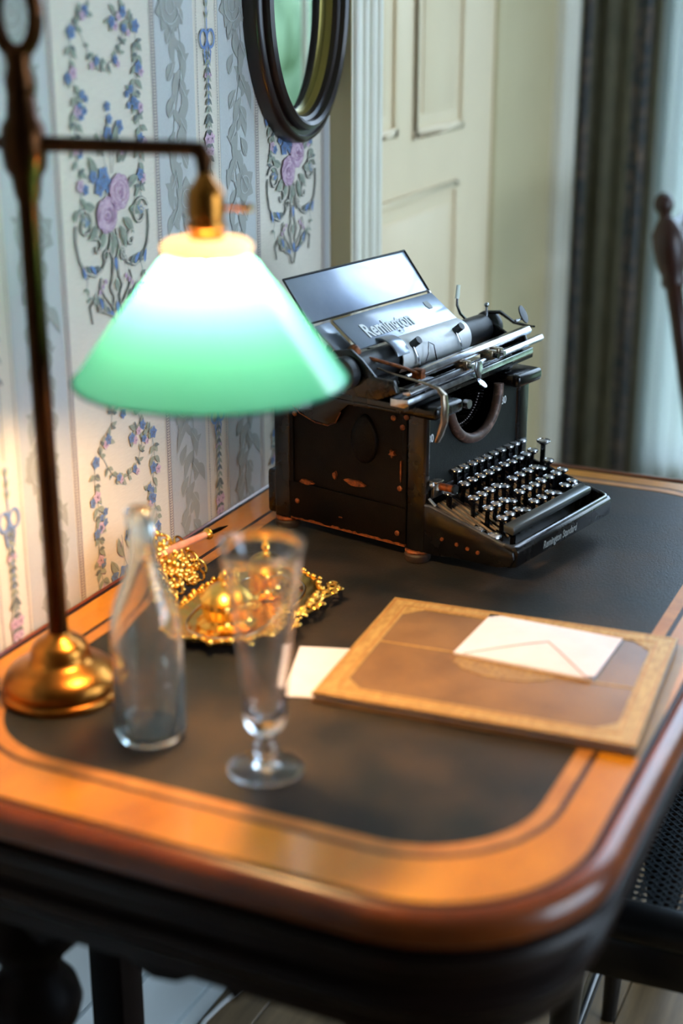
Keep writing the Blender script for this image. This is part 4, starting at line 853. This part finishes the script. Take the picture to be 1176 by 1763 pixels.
# ribbon spool covers, brackets on the top rails
t_(MB().box(-.018, .010, -.004, .022, .2095, .2265), 'slide_bracket', M_black, bevel=.003)
t_(MB().box(-.012, .006, .004, .034, .222, .2345), 'slide_block', M_steel, bevel=.003)
t_(MB().box(-.100, -.050, -.002, .030, .2095, .2235), 'ribbon_cover', M_black, bevel=.004)
t_(MB().box(-.094, -.060, .002, .022, .2235, .228), 'ribbon_cap', M_rust, bevel=.0015)
t_(MB().box(-.020, .008, W-.040, W-.020, .2095, .232), 'slide_bracket', M_black, bevel=.004)
t_(MB().cyl((.034, .050, .202), (.041, .050, .202), .0058, n=18), 'front_button', M_steel)
t_(MB().lathe([(.022, .2095), (.023, .213), (.022, .2165), (.004, .2175), (.0001, .2175)], (-.135, .018, 0), 32), 'ribbon_spool', M_steel)
t_(MB().lathe([(.022, .2095), (.023, .213), (.022, .2165), (.004, .2175), (.0001, .2175)], (-.135, W-.018, 0), 32), 'ribbon_spool', M_steel)
t_(MB().tube([(-.066, -.022, .222), (-.05, -.016, .230), (-.06, -.008, .236)], .003, 8), 'detent_spring', M_steel)

# ================================================================== CHAIRS
cc = thing('caned_chair', 'black chair with a dark caned seat pushed in at the right of desk', 'chair', (.775, 1.632, FZ), radians(3))
SZ = .745-.295; a_ = .212
sq = lambda d, z: [(p[0], p[1], z) for p in rrect(-a_-.01-d, a_+.02+d, -a_-d, a_+d, .10+d, 0, 8)]
MB().loft([sq(-.040, SZ-.002), sq(-.038, SZ+.003), sq(-.031, SZ+.006), sq(-.012, SZ+.005), sq(.0, SZ-.006), sq(.002, SZ-.022), sq(-.004, SZ-.030), sq(-.045, SZ-.030), sq(-.045, SZ-.002)], (False, False)).build('seat_frame', M_ebony, cc, ang=50)
ca = MB(); LIM = a_-.036; rr_ = .065
def inside(x, y):
    x -= .005; dx = max(abs(x)-(LIM-rr_), 0); dy = max(abs(y)-(LIM-rr_), 0); return hypot(dx, dy) < rr_
def strand(p, q, z, w_):
    n = 60; run = []; p = Vector(p); q = Vector(q)
    for k in range(n+1):
        c = p.lerp(q, k/n)
        if inside(c.x, c.y): run.append(c)
    if len(run) > 1:
        d_ = (run[-1]-run[0]).normalized(); nx = Vector((-d_.y, d_.x))*w_/2; a, b = run[0]-d_*.004, run[-1]+d_*.004
        t = .0004; ca.add([(a.x+nx.x, a.y+nx.y, z), (b.x+nx.x, b.y+nx.y, z), (b.x-nx.x, b.y-nx.y, z), (a.x-nx.x, a.y-nx.y, z), (a.x+nx.x, a.y+nx.y, z-t), (b.x+nx.x, b.y+nx.y, z-t), (b.x-nx.x, b.y-nx.y, z-t), (a.x-nx.x, a.y-nx.y, z-t)], [(0, 1, 2, 3), (4, 7, 6, 5), (0, 4, 5, 1), (1, 5, 6, 2), (2, 6, 7, 3), (3, 7, 4, 0)])
s_ = .0125; N = 28
for k in range(-N//2, N//2+1):
    for d_ in (-.0014, .0014):
        strand((k*s_+d_, -.25), (k*s_+d_, .25), SZ+.001, .0018); strand((-.25, k*s_+d_), (.25, k*s_+d_), SZ+.0016, .0018)
for k in range(-N, N+1):
    c = (k+.5)*s_*1.0
    strand((c-.3, -.3), (c+.3, .3), SZ+.0022, .0024); strand((c-.3, .3), (c+.3, -.3), SZ+.0028, .0024)
cn = ca.build('woven_cane', M_cane, cc, fix=False); cn['kind'] = 'stuff'
MB().box(-a_+.01, a_, -a_+.004, -a_+.022, SZ-.085, SZ-.03).box(-a_+.01, a_, a_-.022, a_-.004, SZ-.085, SZ-.03).box(-a_+.004, -a_+.022, -a_+.02, a_-.02, SZ-.085, SZ-.03).box(a_-.012, a_+.006, -a_+.02, a_-.02, SZ-.085, SZ-.03).build('seat_rail', M_ebony, cc, bevel=.006)
for x, y in ((-a_+.03, -a_+.03), (-a_+.03, a_-.03)): MB().tube([(x, y, SZ-.04), (x-.004, y, SZ-.15), (x-.014, y-.006*(1 if y < 0 else -1), 0)], [.021, .018, .011], 14).build('front_leg', M_ebony, cc)
for y in (-a_+.03, a_-.03): MB().tube([(a_+.06, y, 0), (a_+.01, y, SZ-.10), (a_+.005, y, SZ), (a_+.06, y, .86)], [.012, .018, .019, .013], 14).build('back_leg', M_ebony, cc)
MB().tube([(a_+.058, -a_+.03, .83), (a_+.07, 0, .85), (a_+.058, a_-.03, .83)], .018, 12, flat=1.6).build('top_rail', M_ebony, cc)
MB().tube([(a_+.032, -a_+.03, .62), (a_+.04, 0, .63), (a_+.032, a_-.03, .62)], .012, 12, flat=1.4).build('back_rail', M_ebony, cc)
for p, q in (((-a_+.024, -a_+.03, .2), (-a_+.024, a_-.03, .2)), ((-a_+.02, -a_+.027, .15), (a_+.04, -a_+.03, .15)), ((-a_+.02, a_-.027, .15), (a_+.04, a_-.03, .15))): MB().cyl(p, q, .009, n=12).build('stretcher', M_ebony, cc)

# finial chair by the window: two raking back posts
fc = thing('finial_chair', 'reddish brown chair with a turned finial post standing near the window', 'chair', (.68, 2.78, FZ), 0)
fpz = [(-.020, 0), (-.018, .1), (-.018, .60), (-.018, .86)]
def fpost(y):
    # leaning post: top at x=-.315 (z 1.07), foot further right
    base = Vector((-.12, y, 0)); topp = Vector((-.330, y, 1.035)); d_ = topp-base
    pr_ = [(.0, .017), (.30, .018), (.60, .015), (.80, .016), (.865, .017), (.875, .024), (.89, .022), (.905, .027), (.94, .031), (.965, .030), (.985, .018), (.992, .012), (1.0, .012), (1.008, .018), (1.018, .019), (1.030, .014), (1.036, .004)]
    return MB().tube([base+d_*t for t, r in pr_], [r for t, r in pr_], 18)
for y in (0, .40): fpost(y).build('back_post', M_chair, fc)
lx = lambda z: -.12-.21*z/1.035
for z in (.99, .80, .62): MB().tube([(lx(z), .0, z), (lx(z)-.015, .2, z), (lx(z), .4, z)], .011, 10, flat=2.0).build('back_slat', M_chair, fc)
MB().loft([[(p[0], p[1], z) for p in rrect(-.20+d, .24-d, -.02+d, .42-d, .04, 0, 5)] for d, z in ((.006, .41), (0, .418), (0, .432), (.006, .44))]).build('seat', M_chair, fc)
for x, y in ((.2, .02), (.2, .38)): MB().tube([(x, y, 0), (x, y, .1), (x, y, .41)], [.013, .02, .018], 14).build('front_leg', M_chair, fc)
MB().tube([(.06, .41, .66), (.06, .41, .66)][:0] or [(lx(.66), 0, .66), (.0, -.03, .665), (.2, -.02, .66)], [.012, .014, .018], 12).tube([(.2, -.02, .66), (.2, .02, .41)], .012, 10).build('arm_rest', M_chair, fc)
MB().tube([(lx(.66), .40, .66), (.0, .43, .665), (.2, .42, .66)], [.012, .014, .018], 12).tube([(.2, .42, .66), (.2, .38, .41)], .012, 10).build('arm_rest', M_chair, fc)
